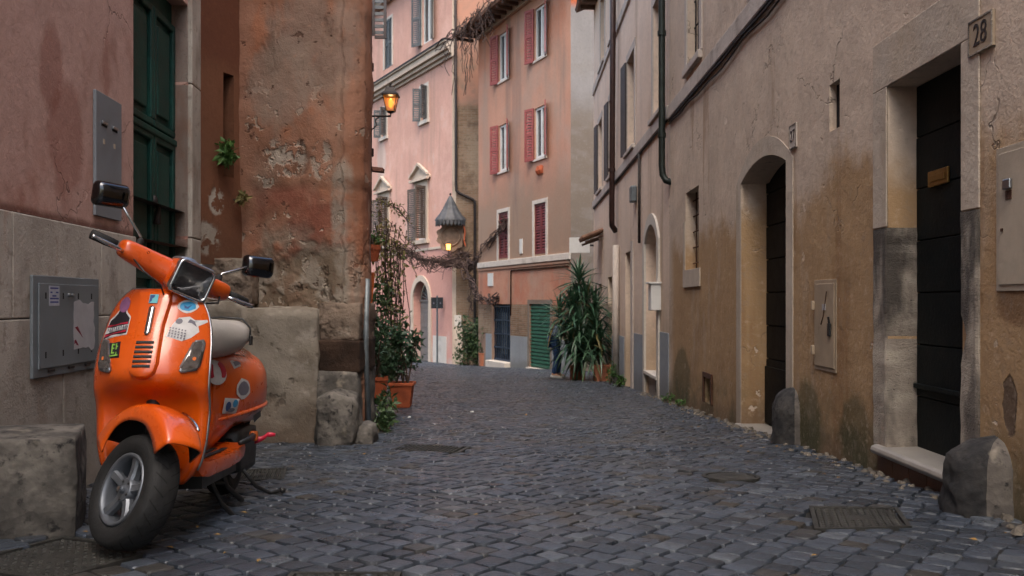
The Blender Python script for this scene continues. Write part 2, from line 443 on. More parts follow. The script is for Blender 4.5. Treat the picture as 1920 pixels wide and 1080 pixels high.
X['wall_far_right'] = plaster('wall_far_right', L_('dcc6b2'), [(L_('9c8467'), lambda t: t.below(1.0, .5, 1.0, 1.2, 2, rel=True), .6),
    (L_('a58a6e'), lambda t: t.nz(1.8, .55, .72, st=(1, 1, .15), seed=5), .5)], var=.12)
X['dado'] = plaster('dado_grey', L_('8f9499'), [(L_('6c6a66'), lambda t: t.below(.25, .2, .4, 3, rel=True), .6)], var=.12)
X['shut_dark'] = simple('shutter_dark', lin('3a3130'), .6, 0, .2, 6)
X['shut_grey'] = simple('shutter_grey', lin('55585a'), .6, 0, .2, 6)
X['shut_brown'] = simple('shutter_brown', lin('5a5049'), .65, 0, .2, 6)
X['white_paint'] = simple('white_paint', lin('d5d5d2'), .5, 0, .06, 6)
t = NT('window_glass'); t.set(Base_Color=t.mix(t.nz(1.5, .4, .6), lin('1c2226'), lin('39444b')), Roughness=.06); t.bs.inputs['Specular IOR Level'].default_value = .9
X['glass'] = t.m
X['curtain'] = simple('curtain', lin('b9bcc0'), .9, 0, .15, 9)
X['rooftile'] = simple('roof_tile', lin('7a5a48'), .9, 0, .35, 5, .6, 20, rndv=.3)
X['wood'] = simple('old_wood', lin('4c3527'), .8, 0, .35, 9, .5, 30)
X['plank'] = simple('plank_red', lin('7d5142'), .7, 0, .25, 9, .3, 30)

# left-hand houses
X['wall_left'] = plaster('wall_left', L_('bb968a'), [
    (L_('8f5a4a'), lambda t: t.nz(2.1, .54, .68, st=(1, 1, .6), seed=4), .55),
    (L_('8a5142'), lambda t: t.blob((-2.15, 3.95, 1.75), (.3, .12, .22), .7, 5), .5),
    (L_('8a5142'), lambda t: t.blob((-2.15, 4.1, 1.45), (.3, .2, .3), .8, 5, 2), .5),
    (L_('8c4f3c'), lambda t: t.mul(t.below(1.35, .2, .3, 3, 2), t.nz(2.6, .42, .65, seed=9)), .5),
    (L_('b8958a'), lambda t: t.mul(t.nz(1.2, .5, .7, seed=6), t.sm(t.xyz()[2], 1.6, 2.4)), .5),
    (L_('543026'), lambda t: t.below(1.082, .018, .02, 6), .8),
], bump=.8, var=.15, cracks=1.7)
t = NT('travertine_pale')
c = t.mix(t.nz(1.8, .3, .7, st=(1, 1, .8)), lin('a0968b'), lin('c2b8ad'))
c = t.mix(t.mul(t.nz(3.2, .5, .7, seed=3, st=(1.2, 1.2, .55)), .5), c, lin('776a5f'))
c = t.mix(t.mul(t.nz(14, .55, .7, seed=13), .5), c, lin('75685d'))
c = t.mix(t.mul(t.nz(80, .64, .7), .7), c, lin('4a4039'))
c = t.mix(t.mul(t.nz(3, .6, .72, seed=8, st=(1, 1, .4)), .5), c, lin('9a6a50'))
c = t.mix(t.mul(t.below(.45, .25, .5, 3, 2, rel=True), .5), c, lin('7a6f64'))
t.set(Base_Color=c, Roughness=.88, Normal=t.bump(t.mth('ADD', t.noise(6, 5, .7), t.mul(t.noise(70, 4, .7), .5)), .7, .012))
X['trav_pale'] = t.m
X['green_door'] = simple('green_door', lin('0f3b34'), .5, 0, .3, 5, .2, 40, spec=.3)
X['metal_grey'] = simple('metal_grey', lin('80858b'), .5, .25, .1, 4, .1, 30)
X['metal_panel'] = simple('metal_panel', lin('70767b'), .5, .2, .12, 4, .1, 30)
X['paper'] = simple('torn_paper', lin('a7a4a6'), .9, 0, .08, 12)
X['paper2'] = simple('printed_paper', lin('a6a8b2'), .8, 0, .08, 30)
X['ink_blue'] = flat('ink_blue', lin('3d4180'), .8)
X['red_scrap'] = flat('red_scrap', lin('7d1f33'), .8)

def crack(t):   # a seam that wanders down the corner
    p = t.xyz(); w = t.mth('MULTIPLY_ADD', t.noise(5, 4, .6, st=(0.01, 0.01, 1)), .10, -.05)
    return t.sm(t.mth('ABSOLUTE', t.mth('ADD', t.mth('ADD', p[0], 1.262), w)), .012, .004)
X['wall_corner'] = plaster('wall_corner', L_('8f6855'), [
    (L_('7c6a60'), lambda t: t.blob((-1.52, 6.4, 2.75), (.42, 3, .75), .9, 3, 2), .8),
    (L_('a2603c'), lambda t: t.mul(t.nz(3.1, .5, .64, seed=41, st=(1, 1, .45)), t.sm(t.xyz()[0], -2.06, -1.95)), .4),
    (L_('5a4336'), lambda t: t.nz(4.2, .56, .68, seed=43, st=(1, 1, .6)), .6, -.2),
    (L_('86756a'), lambda t: t.blob((-1.75, 6.4, 2.35), (.3, 3, .35), 1.1, 4, 7), .7),
    (L_('8a7668'), lambda t: t.mul(t.nz(2.6, .5, .66, seed=14, st=(1, 1, .5)), t.sm(t.xyz()[0], -2.08, -1.9)), .6),
    (L_('6f4a36'), lambda t: t.mul(t.nz(1.7, .48, .66, seed=17), t.sm(t.xyz()[2], 2.2, 1.7)), .7),
    (L_('763f33'), lambda t: t.mul(t.below(1.55, .04, .08, 3, 5), t.mul(t.sm(t.xyz()[0], -2.02, -1.96), t.nz(2.2, .35, .6, seed=51))), .75, -.25),
    (L_('7d7468'), lambda t: t.mul(t.below(1.18, .15, .7, 2.2, 8), t.nz(2.2, .40, .52, seed=5)), .9, -.6),
    (L_('746454'), lambda t: t.below(1.02, .06, .35, 3.0, 18), .85, -.4),
    (L_('91877b'), lambda t: t.mul(t.below(1.0, .1, .3, 3, 19), t.nz(3.2, .48, .58, seed=25)), .85, .3),
    (L_('3f342b'), lambda t: t.mul(t.below(.95, .1, .3, 3, 19), t.nz(5.5, .56, .66, seed=27)), .8, -.6),
    (L_('a09488'), lambda t: t.mul(t.blob((-1.72, 6.4, 1.77), (.20, 3, .17), .9, 6, 3), t.nz(11, .44, .56, seed=2)), .95, -.5),
    (L_('9c9084'), lambda t: t.mul(t.blob((-1.42, 6.4, 1.73), (.09, 3, .17), .9, 7, 6), t.nz(13, .46, .58, seed=4)), .9, -.5),
    (L_('a69a8c'), lambda t: t.mul(t.nz(6, .60, .64, seed=31), t.sm(t.xyz()[2], 2.6, 1.8)), .8, -.4),
    (L_('4a3026'), lambda t: t.nz(9, .62, .68, seed=33), .7, -.3),
    (L_('8c8378'), lambda t: t.mul(t.blob((-1.26, 6.4, 1.3), (.10, 3, .5), .7, 4, 6), t.nz(4, .4, .6, seed=9)), .8),
    (L_('8f5a40'), lambda t: t.mul(t.sm(t.xyz()[0], -1.25, -1.22), t.nz(2.4, .35, .65, seed=3, st=(1, 1, .3))), .7),
    (L_('a59c90'), lambda t: t.mul(t.blob((-2.23, 6.3, 1.13), (.05, 3, .12), .9, 8, 3), t.nz(9, .42, .5, seed=6)), 1, -.3),
    (L_('a59c90'), lambda t: t.mul(t.blob((-2.19, 6.3, 1.42), (.03, 3, .09), 1.1, 10, 9), t.nz(14, .46, .52, seed=7)), 1, -.3),
    (L_('45322a'), crack, .25, -.2),
], bump=1.3, var=.22)
X['wall_brown'] = plaster('wall_brown', L_('6b4633'), [
    (L_('5b3325'), lambda t: t.sm(t.xyz()[2], 2.35, 2.55), .6),
    (L_('a59c90'), lambda t: t.mul(t.blob((-2.24, 6.25, 1.14), (.06, 3, .13), .9, 8, 3), t.nz(9, .42, .5, seed=6)), 1, -.3),
    (L_('a59c90'), lambda t: t.mul(t.blob((-2.20, 6.3, 1.42), (.035, 3, .10), 1.1, 10, 9), t.nz(14, .46, .52, seed=7)), 1, -.3),
    (L_('4d3a2e'), lambda t: t.below(1.25, .2, .4, 3, 2), .4)], var=.12)
X['base_plaster'] = plaster('base_plaster', L_('82796e'), [
    (L_('655a4e'), lambda t: t.nz(2.4, .45, .68, seed=5), .7), (L_('4f443b'), lambda t: t.nz(5.5, .56, .66, seed=25), .6, -.3), (L_('b0a89e'), lambda t: t.nz(4, .55, .7, seed=15), .5),
    (L_('5c4a3c'), lambda t: t.below(.25, .2, .5, 3, 3, rel=True), .6)], bump=1.3, var=.2)
X['base_rough'] = plaster('base_rough', L_('75665a'), [
    (L_('4c4037'), lambda t: t.nz(4, .45, .62, seed=6), .85, -.6), (L_('94897c'), lambda t: t.nz(6, .55, .68, seed=16), .6)], bump=2.0, var=.25)
X['dark_stone'] = plaster('dark_stone', L_('3b2c23'), [(L_('241a15'), lambda t: t.nz(5, .45, .65, seed=6), .7)], bump=1.8, var=.25)
X['wall_far_left'] = plaster('wall_far_left', L_('9a6a48'), [(L_('74553f'), lambda t: t.nz(1.5, .5, .7), .5)])

# the houses at the end of the street
X['pink'] = plaster('pink', L_('cda091'), [
    (L_('e0b5a6'), lambda t: t.nz(.7, .48, .7, seed=3), .6),
    (L_('d7c0b4'), lambda t: t.mul(t.nz(1.1, .58, .72, st=(1, 1, .5), seed=5), t.below(9, 1, 3, .5)), .6),
    (L_('d0c2b8'), lambda t: t.blob((-6.6, 41.6, 7.6), (.5, .9, 1.5), .8, 1.2), .7),
    (L_('a98d80'), lambda t: t.nz(1.0, .52, .70, st=(1, 1, .10), seed=15), .45),
    (L_('c78a80'), lambda t: t.below(3.0, .06, .03, 2), .45),
    (L_('c5b3a8'), lambda t: t.mul(t.below(.9, .3, 1.0, 1.2, 4, rel=True), t.nz(1.0, .35, .6, seed=8)), .8)], bump=.5, var=.1)
X['pink_trim'] = plaster('pink_trim', L_('c4b3a3'), [(L_('86776a'), lambda t: t.nz(1.6, .5, .7, st=(1, 1, .5)), .5)], var=.12, bump=.6)
t = NT('brick_wall')
def uvz(t):     # brick courses along the wall plane
    p = t.xyz(); cmb = t.n('ShaderNodeCombineXYZ'); t.l(t.mth('ADD', p[0], p[1]), cmb.inputs[0]); t.l(p[2], cmb.inputs[1]); return cmb.outputs[0]
b = t.n('ShaderNodeTexBrick'); t.l(uvz(t), b.inputs[0]); b.inputs['Scale'].default_value = 1
b.inputs['Brick Width'].default_value = .28; b.inputs['Row Height'].default_value = .07; b.inputs['Mortar Size'].default_value = .011; b.inputs['Mortar Smooth'].default_value = .3
b.inputs['Color1'].default_value = lin('8d6e58'); b.inputs['Color2'].default_value = lin('75593f'); b.inputs['Mortar'].default_value = lin('867a6a')
c = t.mix(t.mul(t.nz(1.1, .4, .7), .6), b.outputs[0], lin('a08d78'))
c = t.mix(t.mul(t.nz(2.6, .52, .7, seed=4), .6), c, lin('5e4c3d'))
c = t.mix(t.sm(t.xyz()[2], 8.6, 8.9), c, t.mix(t.nz(.9, .4, .7, seed=7), lin('b98873'), lin('8f7a6a')))
t.set(Base_Color=c, Roughness=.95, Normal=t.bump(t.mth('SUBTRACT', t.noise(8, 5, .7), b.outputs[1]), .7, .02))
X['brick'] = t.m
def shutwall(name, base, grey):
    return plaster(name, base, [
        (L_('b09788'), lambda t: t.nz(.55, .45, .68, seed=3), .55),
        (L_('a58c7c'), lambda t: t.mul(t.nz(.8, .45, .68, st=(1, 1, .35), seed=9), t.below(9.2, 1.2, 3, .5, 2)), .65),
        (L_('93816f'), lambda t: t.mul(t.below(4.6, .8, 2, .6, 2), t.sm(t.xyz()[2], 1.7, 2.1)), .65),
        (L_('b5715a'), lambda t: t.mul(t.below(1.75, .1, .4, 1, 4), t.nz(.9, .35, .6, seed=5)), .7),
        (L_('c07450'), lambda t: t.mul(t.sm(t.xyz()[2], 8.3, 10), t.nz(.6, .42, .62, seed=11)), .55),
        (L_('7f6f66'), lambda t: t.nz(1.0, .53, .68, st=(1, 1, .10), seed=25), .5),
        (L_('8c7a6c'), lambda t: t.below(.55, .1, .3, 2, 5), .8)], bump=.5, var=.12)
X['shutwall'] = shutwall('shutwall', L_('b98a74'), 0)
X['side_grey'] = plaster('side_grey', L_('8f8986'), [
    (L_('c8683f'), lambda t: t.sm(t.xyz()[2], 9.6, 9.9), 1),
    (L_('77695b'), lambda t: t.below(6.6, .7, 1.6, .8), .85), (L_('8d857f'), lambda t: t.nz(.9, .45, .7, st=(1, 1, 2)), .6)], bump=.4, var=.12)
X['shut_red'] = simple('shutter_red', lin('934a45'), .6, 0, .12, 5)
X['shut_red2'] = simple('shutter_dark_red', lin('6e2a2c'), .6, 0, .15, 5)
X['trim_white'] = plaster('trim_white', L_('cfc6bc'), [(L_('9a8e83'), lambda t: t.nz(1.7, .5, .72), .5)], var=.08, bump=.4)
X['gate_blue'] = simple('gate_blue', lin('27364a'), .5, .2, .2, 8)
X['roller_green'] = simple('roller_green', lin('2c6650'), .5, .1, .15, 5)
X['portal_grey'] = simple('portal_grey', lin('6e6a69'), .6, 0, .15, 5)
X['lead'] = simple('canopy_lead', lin('4d4c4d'), .6, .3, .4, 5, .5, 14)
X['tondo'] = simple('tondo_plaster', lin('86705e'), .8, 0, .25, 6, .6, 12)
def glow(name, col, st):
    t = NT(name); t.set(Base_Color=col, Roughness=.3, Emission_Color=col, Emission_Strength=st); return t.m
X['lamp_glow'] = glow('lamp_glow', lin('ffb24a'), 1.2)
X['lamp_glow2'] = glow('lamp_glow_shrine', lin('ffae4d'), 2.6)
t = NT('amber_glass'); t.set(Base_Color=lin('d08a2c'), Roughness=.1, Alpha=.55); X['amber'] = t.m
X['iron_black'] = simple('iron_black', lin('2a2322'), .55, .4, .2, 8)
X['sign_black'] = simple('sign_black', lin('25292f'), .5, .1, .1)
X['terracotta'] = simple('terracotta', lin('a4512f'), .75, 0, .2, 7, .25, 30, rndv=.12)
X['terracotta_pale'] = simple('terracotta_pale', lin('a9694d'), .8, 0, .2, 7, .25, 30)
X['soil'] = simple('soil', lin('2b221b'), .95, 0, .3, 30, .8, 40)
def leaf(name, a, b, rough=.45, dead=False):
    t = NT(name); g = t.noise(6, 3, .6)
    c = t.mix(t.sm(g, .3, .7), a, b)
    if dead:
        c = t.mix(t.sm(t.rnd(), .90, .94), c, lin('7d6f44')); c = t.mix(t.mul(t.sm(t.mth('FRACT', t.mth('MULTIPLY', t.rnd(), 9.7)), .2, 1), .6), c, lin('5d7c5e'))
    h = t.n('ShaderNodeHueSaturation'); t.l(c, h.inputs['Color']); t.put(h.inputs['Value'], t.mth('MULTIPLY_ADD', t.noise(31, 2, .5, seed=3), 1.0, .5)); 
    t.set(Base_Color=h.outputs[0], Roughness=rough)
    tr = t.n('ShaderNodeBsdfTranslucent'); t.l(h.outputs[0], tr.inputs[0]); mx = t.n('ShaderNodeMixShader'); mx.inputs[0].default_value = .2
    t.l(t.bs.outputs[0], mx.inputs[1]); t.l(tr.outputs[0], mx.inputs[2]); t.l(mx.outputs[0], t.out.inputs[0]); return t.m
X['leaf_dark'] = leaf('leaf_dark', lin('2b452f'), lin('48654a'))
X['leaf_mid'] = leaf('leaf_mid', lin('2c4428'), lin('4c6038'))
X['leaf_vine'] = leaf('leaf_vine', lin('4f5a30'), lin('8a7a4c'), .6)
X['leaf_yucca'] = leaf('leaf_yucca', lin('22402f'), lin('3f6048'), .38, True)
X['leaf_weed'] = leaf('leaf_weed', lin('3a5a2a'), lin('587a3a'), .55)
X['twig'] = simple('twig', lin('4a3a35'), .9, 0, .3, 12)
X['bark'] = simple('bark', lin('54453a'), .95, 0, .35, 10, .8, 30)
X['litter'] = simple('dry_leaf', lin('8a6a34'), .8, 0, .4, 40)
# person
X['skin'] = simple('skin', lin('b98a70'), .55, 0, .06, 10)
X['jeans'] = simple('jeans', lin('2b4770'), .85, 0, .25, 14, .2, 90)
X['shirt'] = simple('shirt', lin('4d5a66'), .9, 0, .15, 10, .2, 60)
X['shoe'] = simple('shoe', lin('b5b3b0'), .6, 0, .1, 10)
X['hair'] = simple('hair', lin('231a15'), .6, 0, .2, 30)
# scooter
t = NT('scooter_orange')
c = t.mix(t.nz(3, .3, .7), lin('c84c08'), lin('d4580d'))
c = t.mix(t.mul(t.nz(22, .6, .76, seed=5), .35), c, lin('8d4420'))
t.set(Base_Color=c, Roughness=t.mth('MULTIPLY_ADD', t.nz(9, .3, .8, seed=3), .2, .24), Coat_Weight=.55)
t.bs.inputs['Coat Roughness'].default_value = .08
X['orange'] = t.m
X['orange_worn'] = simple('orange_worn', lin('c0602c'), .5, 0, .3, 20, .2, 40)
X['chrome'] = simple('chrome', lin('c6c8cc'), .17, 1, .06, 12)
X['chrome_dull'] = simple('chrome_dull', lin('9b9ea2'), .3, .9, .1, 12)
X['mirror_back'] = simple('mirror_back', lin('4a4b4e'), .14, 1, .1, 12)
X['blk_plastic'] = simple('black_plastic', lin('1a1a1b'), .5, 0, .2, 12)
X['rubber'] = simple('rubber', lin('171718'), .75, 0, .25, 16, .3, 60)
X['alloy'] = simple('alloy', lin('6d7178'), .42, .6, .12, 12)
X['seat'] = simple('seat_vinyl', lin('aca69f'), .5, 0, .07, 6, .25, 160)
t = NT('headlamp_glass'); t.set(Base_Color=(.03, .03, .035, 1), Roughness=.04, Alpha=.25); t.bs.inputs['Specular IOR Level'].default_value = .5; X['lens'] = t.m
X['lens_dark'] = simple('lens_smoke', lin('6b6664'), .1, .55, .35, 60, coat=.8)
X['amber_bulb'] = simple('amber_bulb', lin('d5713a'), .3)
X['reflector'] = simple('reflector', lin('8c8b8a'), .2, .9, .6, 18, .3, 16)
X['st_white'] = flat('sticker_white', lin('c9c7c7')); X['st_black'] = flat('sticker_black', lin('1d1c24')); X['st_purple'] = flat('sticker_purple', lin('8a5a80'))
X['st_red'] = flat('sticker_red', lin('b3203a')); X['st_green'] = flat('sticker_green', lin('7fae4a')); X['st_blue'] = flat('sticker_blue', lin('2f8ec0'))
X['st_grey'] = flat('sticker_grey', lin('6c6a75')); X['st_cyan'] = flat('sticker_cyan', lin('62b9c6')); X['st_navy'] = flat('sticker_navy', lin('20447c'))
X['red_lever'] = simple('red_lever', lin('b81f3a'), .4)
# ------------------------------------------------------------------ the street
def street():
    mb = MB()
    ys = [-60, -8] + [y for y in range(-6, 36, 2)] + [60, 160, 300]
    for a, b in zip(ys, ys[1:]):
        mb.add([(-150, a, gz(a) - .016), (150, a, gz(a) - .016), (150, b, gz(b) - .016), (-150, b, gz(b) - .016)], [(0, 1, 2, 3)])
    o = mb.build('street', X['dirt'])
    tag(o, 'dark cobbled lane sloping gently down between the houses', None, None, 'structure')
    return o
STREET = street()

# what lies in the paving and keeps cobbles out: (polygon) in plan
COVERS = {
    'grate_front': [(-.66, 2.28), (-.33, 2.28), (-.33, 2.55), (-.66, 2.55)],
    'drain': [(-.80, 5.62), (-.34, 5.46), (-.28, 5.80), (-.74, 5.98)],
    'plate_right': [(1.12, 3.16), (1.50, 3.20), (1.62, 3.58), (1.26, 3.62)],
    'plate_left': [(-1.75, 2.62), (-1.32, 2.46), (-1.16, 2.86), (-1.60, 3.04)],
    'plate_behind': [(-1.42, 4.30), (-1.17, 4.38), (-1.26, 4.78), (-1.50, 4.70)],
}
ROUND = (1.14, 4.45, .15)
CORNER = [(-6, 6.22), (-2.29, 6.12), (-2.1, 6.20), (-1.30, 6.10), (-1.14, 6.28), (-1.10, 6.6), (-1.45, 8.4), (-5.3, 30), (-6, 60), (-40, 60), (-40, 6.2)]
def free(x, y):
    if x > 1.955 + .00375 * y and y < 21.6: return False
    if x < -1.80 - .0688 * y and y < 6.2: return False
    if inside((x, y), CORNER): return False
    # house with red shutters and the pink palace
    if (x - 1.79) * .914 + (y - 26) * .4058 > -.02 and y > 24: return False
    if (x + 2.45) * .869 + (y - 35) * .4945 > 0: return False
    for p in COVERS.values():
        if inside((x, y), p): return False
    if (x - ROUND[0]) ** 2 + (y - ROUND[1]) ** 2 < ROUND[2] ** 2: return False
    return True

def cobble_shape(ax, ay, rng, fine):
    """corner-clipped stone with a worn, domed top; returns verts (local) and faces"""
    w, h = ax / 2, ay / 2
    pts = []
    for sx, sy in ((-1, -1), (1, -1), (1, 1), (-1, 1)):
        cx = w * (.12 + .14 * rng.random()); cy = h * (.12 + .14 * rng.random())
        jx, jy = rng.uniform(-.1, .1) * w, rng.uniform(-.1, .1) * h
        px, py = sx * w + jx, sy * h + jy
        if sx * sy > 0: pts += [(px - sx * 0, py - sy * cy), (px - sx * cx, py)]
        else: pts += [(px - sx * cx, py), (px, py - sy * cy)]
    v = []; f = []
    lev = [(1.0, -.03), (.992, -.007), (.945, -.001), (.70, .0012)] if fine else [(1.0, -.028), (.985, -.006), (.90, 0)]
    for k, z in lev: v += [(x * k, y * k, z) for x, y in pts]
    n = 8
    for r in range(len(lev) - 1):
        f += [(r * n + i, r * n + (i + 1) % n, (r + 1) * n + (i + 1) % n, (r + 1) * n + i) for i in range(n)]
    f.append(tuple((len(lev) - 1) * n + i for i in range(n)))
    return v, f

def cobbles():
    rng = random.Random(3)
    A = R(-39); ca, sa = math.cos(A), math.sin(A)
    W = .097; H = .096; items = []
    for i in range(-400, 400):
        off = rng.uniform(-.22, .22); hrow = rng.uniform(.95, 1.04)
        j = -330
        for j in range(-400, 400):
            s = (j + off) * W; r = i * H
            x0 = ca * s - sa * r; y0 = sa * s + ca * r + 12
            if not (-6 < x0 < 3.2 and -1.5 < y0 < 40): continue
            wob = Vector((mnoise.noise(Vector((x0 * .55, y0 * .4, 3))), mnoise.noise(Vector((x0 * .55, y0 * .4, 9))), 0)) * .10
            x = x0 + wob.x + rng.uniform(-.003, .003); y = y0 + wob.y + rng.uniform(-.003, .003)
            if not free(x, y): continue
            if abs(x) > .66 * max(y, 1.5) + 1.2: continue
            items.append((x, y, hrow))
    def vis(it):
        x, y, _ = it
        if y < 2.4 or abs(x) > .6 * y + .05: return 1e6 + abs(y)
        if x < -.95 and y < 4.2: return y + 1.5
        return y
    items.sort(key=vis)
    protos = []
    for k in range(24):
        v, f = cobble_shape(rng.uniform(.083, .095), rng.uniform(.082, .094), rng, True)
        me = bpy.data.meshes.new('cobblestone'); me.from_pydata(v, [], f); me.materials.append(X['cobble'])
        me.polygons.foreach_set('use_smooth', [True] * len(f)); me.set_sharp_from_angle(angle=R(50)); protos.append(me)
    big = MB(); tones = []
    for k, (x, y, hr) in enumerate(items):
        tilt = Matrix.Rotation(rng.gauss(0, .018), 4, 'X') @ Matrix.Rotation(rng.gauss(0, .018), 4, 'Y')
        sag = .012 * mnoise.noise(Vector((x * .9, y * .9, 1)))
        m = Matrix.Translation((x, y, gz(y) + rng.gauss(0, .0016) + sag)) @ Matrix.Rotation(-.054, 4, 'X') @ Matrix.Rotation(A + rng.gauss(0, .035), 4, 'Z') @ tilt
        if k < 300:
            o = link('cobblestone', rng.choice(protos), STREET, m)
        else:
            v, f = cobble_shape(rng.uniform(.083, .095), rng.uniform(.082, .094) * hr, rng, y < 6)
            big.add([m @ Vector(p) for p in v], f); tones += [rng.random()] * len(f)
    o = big.build('cobblestones', X['cobble'], STREET, smooth=False)
    o['kind'] = 'stuff'
    o.data.attributes.new('tone', 'FLOAT', 'FACE').data.foreach_set('value', tones)
cobbles()

def cover_plate(key, name, label, mat, kind):
    p = COVERS[key]; c = Vector((sum(q[0] for q in p) / 4, sum(q[1] for q in p) / 4))
    t = empty(name, (c.x, c.y, gz(c.y)), label, 'drain cover')
    def q(a, b):   # bilinear in the quad
        u = Vector(p[0]).lerp(Vector(p[1]), a); v = Vector(p[3]).lerp(Vector(p[2]), a); return u.lerp(v, b)
    def slab(nm, a0, a1, b0, b1, z0, z1, bev=.002):
        pts = [q(a0, b0), q(a1, b0), q(a1, b1), q(a0, b1)]
        return MB().prism([(s.x, s.y, gz(s.y) + z0) for s in pts], [(s.x, s.y, gz(s.y) + z1) for s in pts]).build(nm, mat, t, bevel=bev)
    e = .05
    mb = MB()
    for a0, a1, b0, b1 in ((0, 1, 0, e), (0, 1, 1 - e, 1), (0, e, e, 1 - e), (1 - e, 1, e, 1 - e)):
        pts = [q(a0, b0), q(a1, b0), q(a1, b1), q(a0, b1)]
        mb.prism([(s.x, s.y, gz(s.y) - .03) for s in pts], [(s.x, s.y, gz(s.y) + .004) for s in pts])
    mb.build('rim', mat, t)
    if kind == 'plain':
        slab('plate', e + .015, 1 - e - .015, e + .015, 1 - e - .015, -.03, -.002)
        mb = MB()
        for i in range(11):
            for j in range(11):
                if 4 <= i <= 6 and 4 <= j <= 6: continue
                s = q(.11 + .078 * i, .11 + .078 * j); w = .010
                mb.prism([(s.x + w * a, s.y + w * b, gz(s.y) - .003) for a, b in ((-1, 0), (0, -1), (1, 0), (0, 1))], [(s.x + w * .7 * a, s.y + w * .7 * b, gz(s.y) + .003) for a, b in ((-1, 0), (0, -1), (1, 0), (0, 1))])
        mb.build('stud', mat, t)['kind'] = 'stuff'
        slab('lifting_hole', .45, .55, .49, .51, -.0022, -.0012, 0)
    elif kind == 'ribs':
        slab('plate', e + .01, 1 - e - .01, e + .01, 1 - e - .01, -.04, -.008)
        for k in range(14):
            a = e + .03 + k * (1 - 2 * e - .06) / 14; slab('rib', a, a + .032, e + .04, 1 - e - .04, -.008, .004)
    else:
        slab('plate', e + .01, 1 - e - .01, e + .01, 1 - e - .01, -.05, -.03)
        for k in range(9):
            a = e + .02 + k * (1 - 2 * e - .04) / 9
            for b0, b1 in ((e + .02, .33), (.36, .64), (.67, 1 - e - .02)):
                slab('bar', a, a + .055, b0, b1, -.03, 0)
    return t
cover_plate('grate_front', 'drain_grate', 'iron grate set in cobbles at the bottom edge, right of the scooter', X['iron'], 'bars')
cover_plate('drain', 'drain_cover', 'ribbed iron drain cover in the middle of the lane beyond the corner stone', X['iron'], 'ribs')
cover_plate('plate_right', 'manhole_cover', 'plain rectangular manhole cover sunk in cobbles before the number 28 door', X['iron'], 'plain')
cover_plate('plate_left', 'manhole_cover', 'dark rectangular manhole cover in front of the scooter wheel', X['iron'], 'plain')
cover_plate('plate_behind', 'manhole_cover', 'small iron cover in the cobbles behind the scooter', X['iron'], 'plain')
t = empty('manhole_cover', (ROUND[0], ROUND[1], gz(ROUND[1])), 'small round manhole cover among cobbles in the right half of the lane', 'drain cover')
rt = Matrix.Translation((ROUND[0], ROUND[1], gz(ROUND[1]))) @ Matrix.Rotation(-.054, 4, 'X')
MB().lathe([(.148, -.03), (.148, .006), (.128, .006), (.128, -.03)], n=28).build('rim', X['iron'], t, xf=rt)
MB().lathe([(.122, -.03), (.122, .003), (.04, .003), (.035, .007), (.0001, .007)], n=28).build('plate', X['iron'], t, xf=rt)
# ------------------------------------------------------------------ house on the right (doors 28 and 27)
RF = Frame((1.97, 0), (.00375, 1), (-1, .00375))
def board_door(fr, u0, u1, z0, z1, o, mat, parent, n, arch_r=0, split=None, gap=.006, name='door'):
    """door of horizontal boards, each its own piece"""
    d = fr.bx(name, u0, u1, z0, z1, o - .05, o - .012, X['dark'], parent)
    hs = (z1 - z0) / n
    cols = [(u0, u1)] if split is None else [(u0, split - .004), (split + .004, u1)]
    for k in range(n):
        for a, b in cols:
            fr.bx('board', a + .004, b - .004, z0 + k * hs + gap / 2, z0 + (k + 1) * hs - gap / 2, o - .012, o + .008 + .002 * (k % 2), mat, d, bevel=.003)
    return d

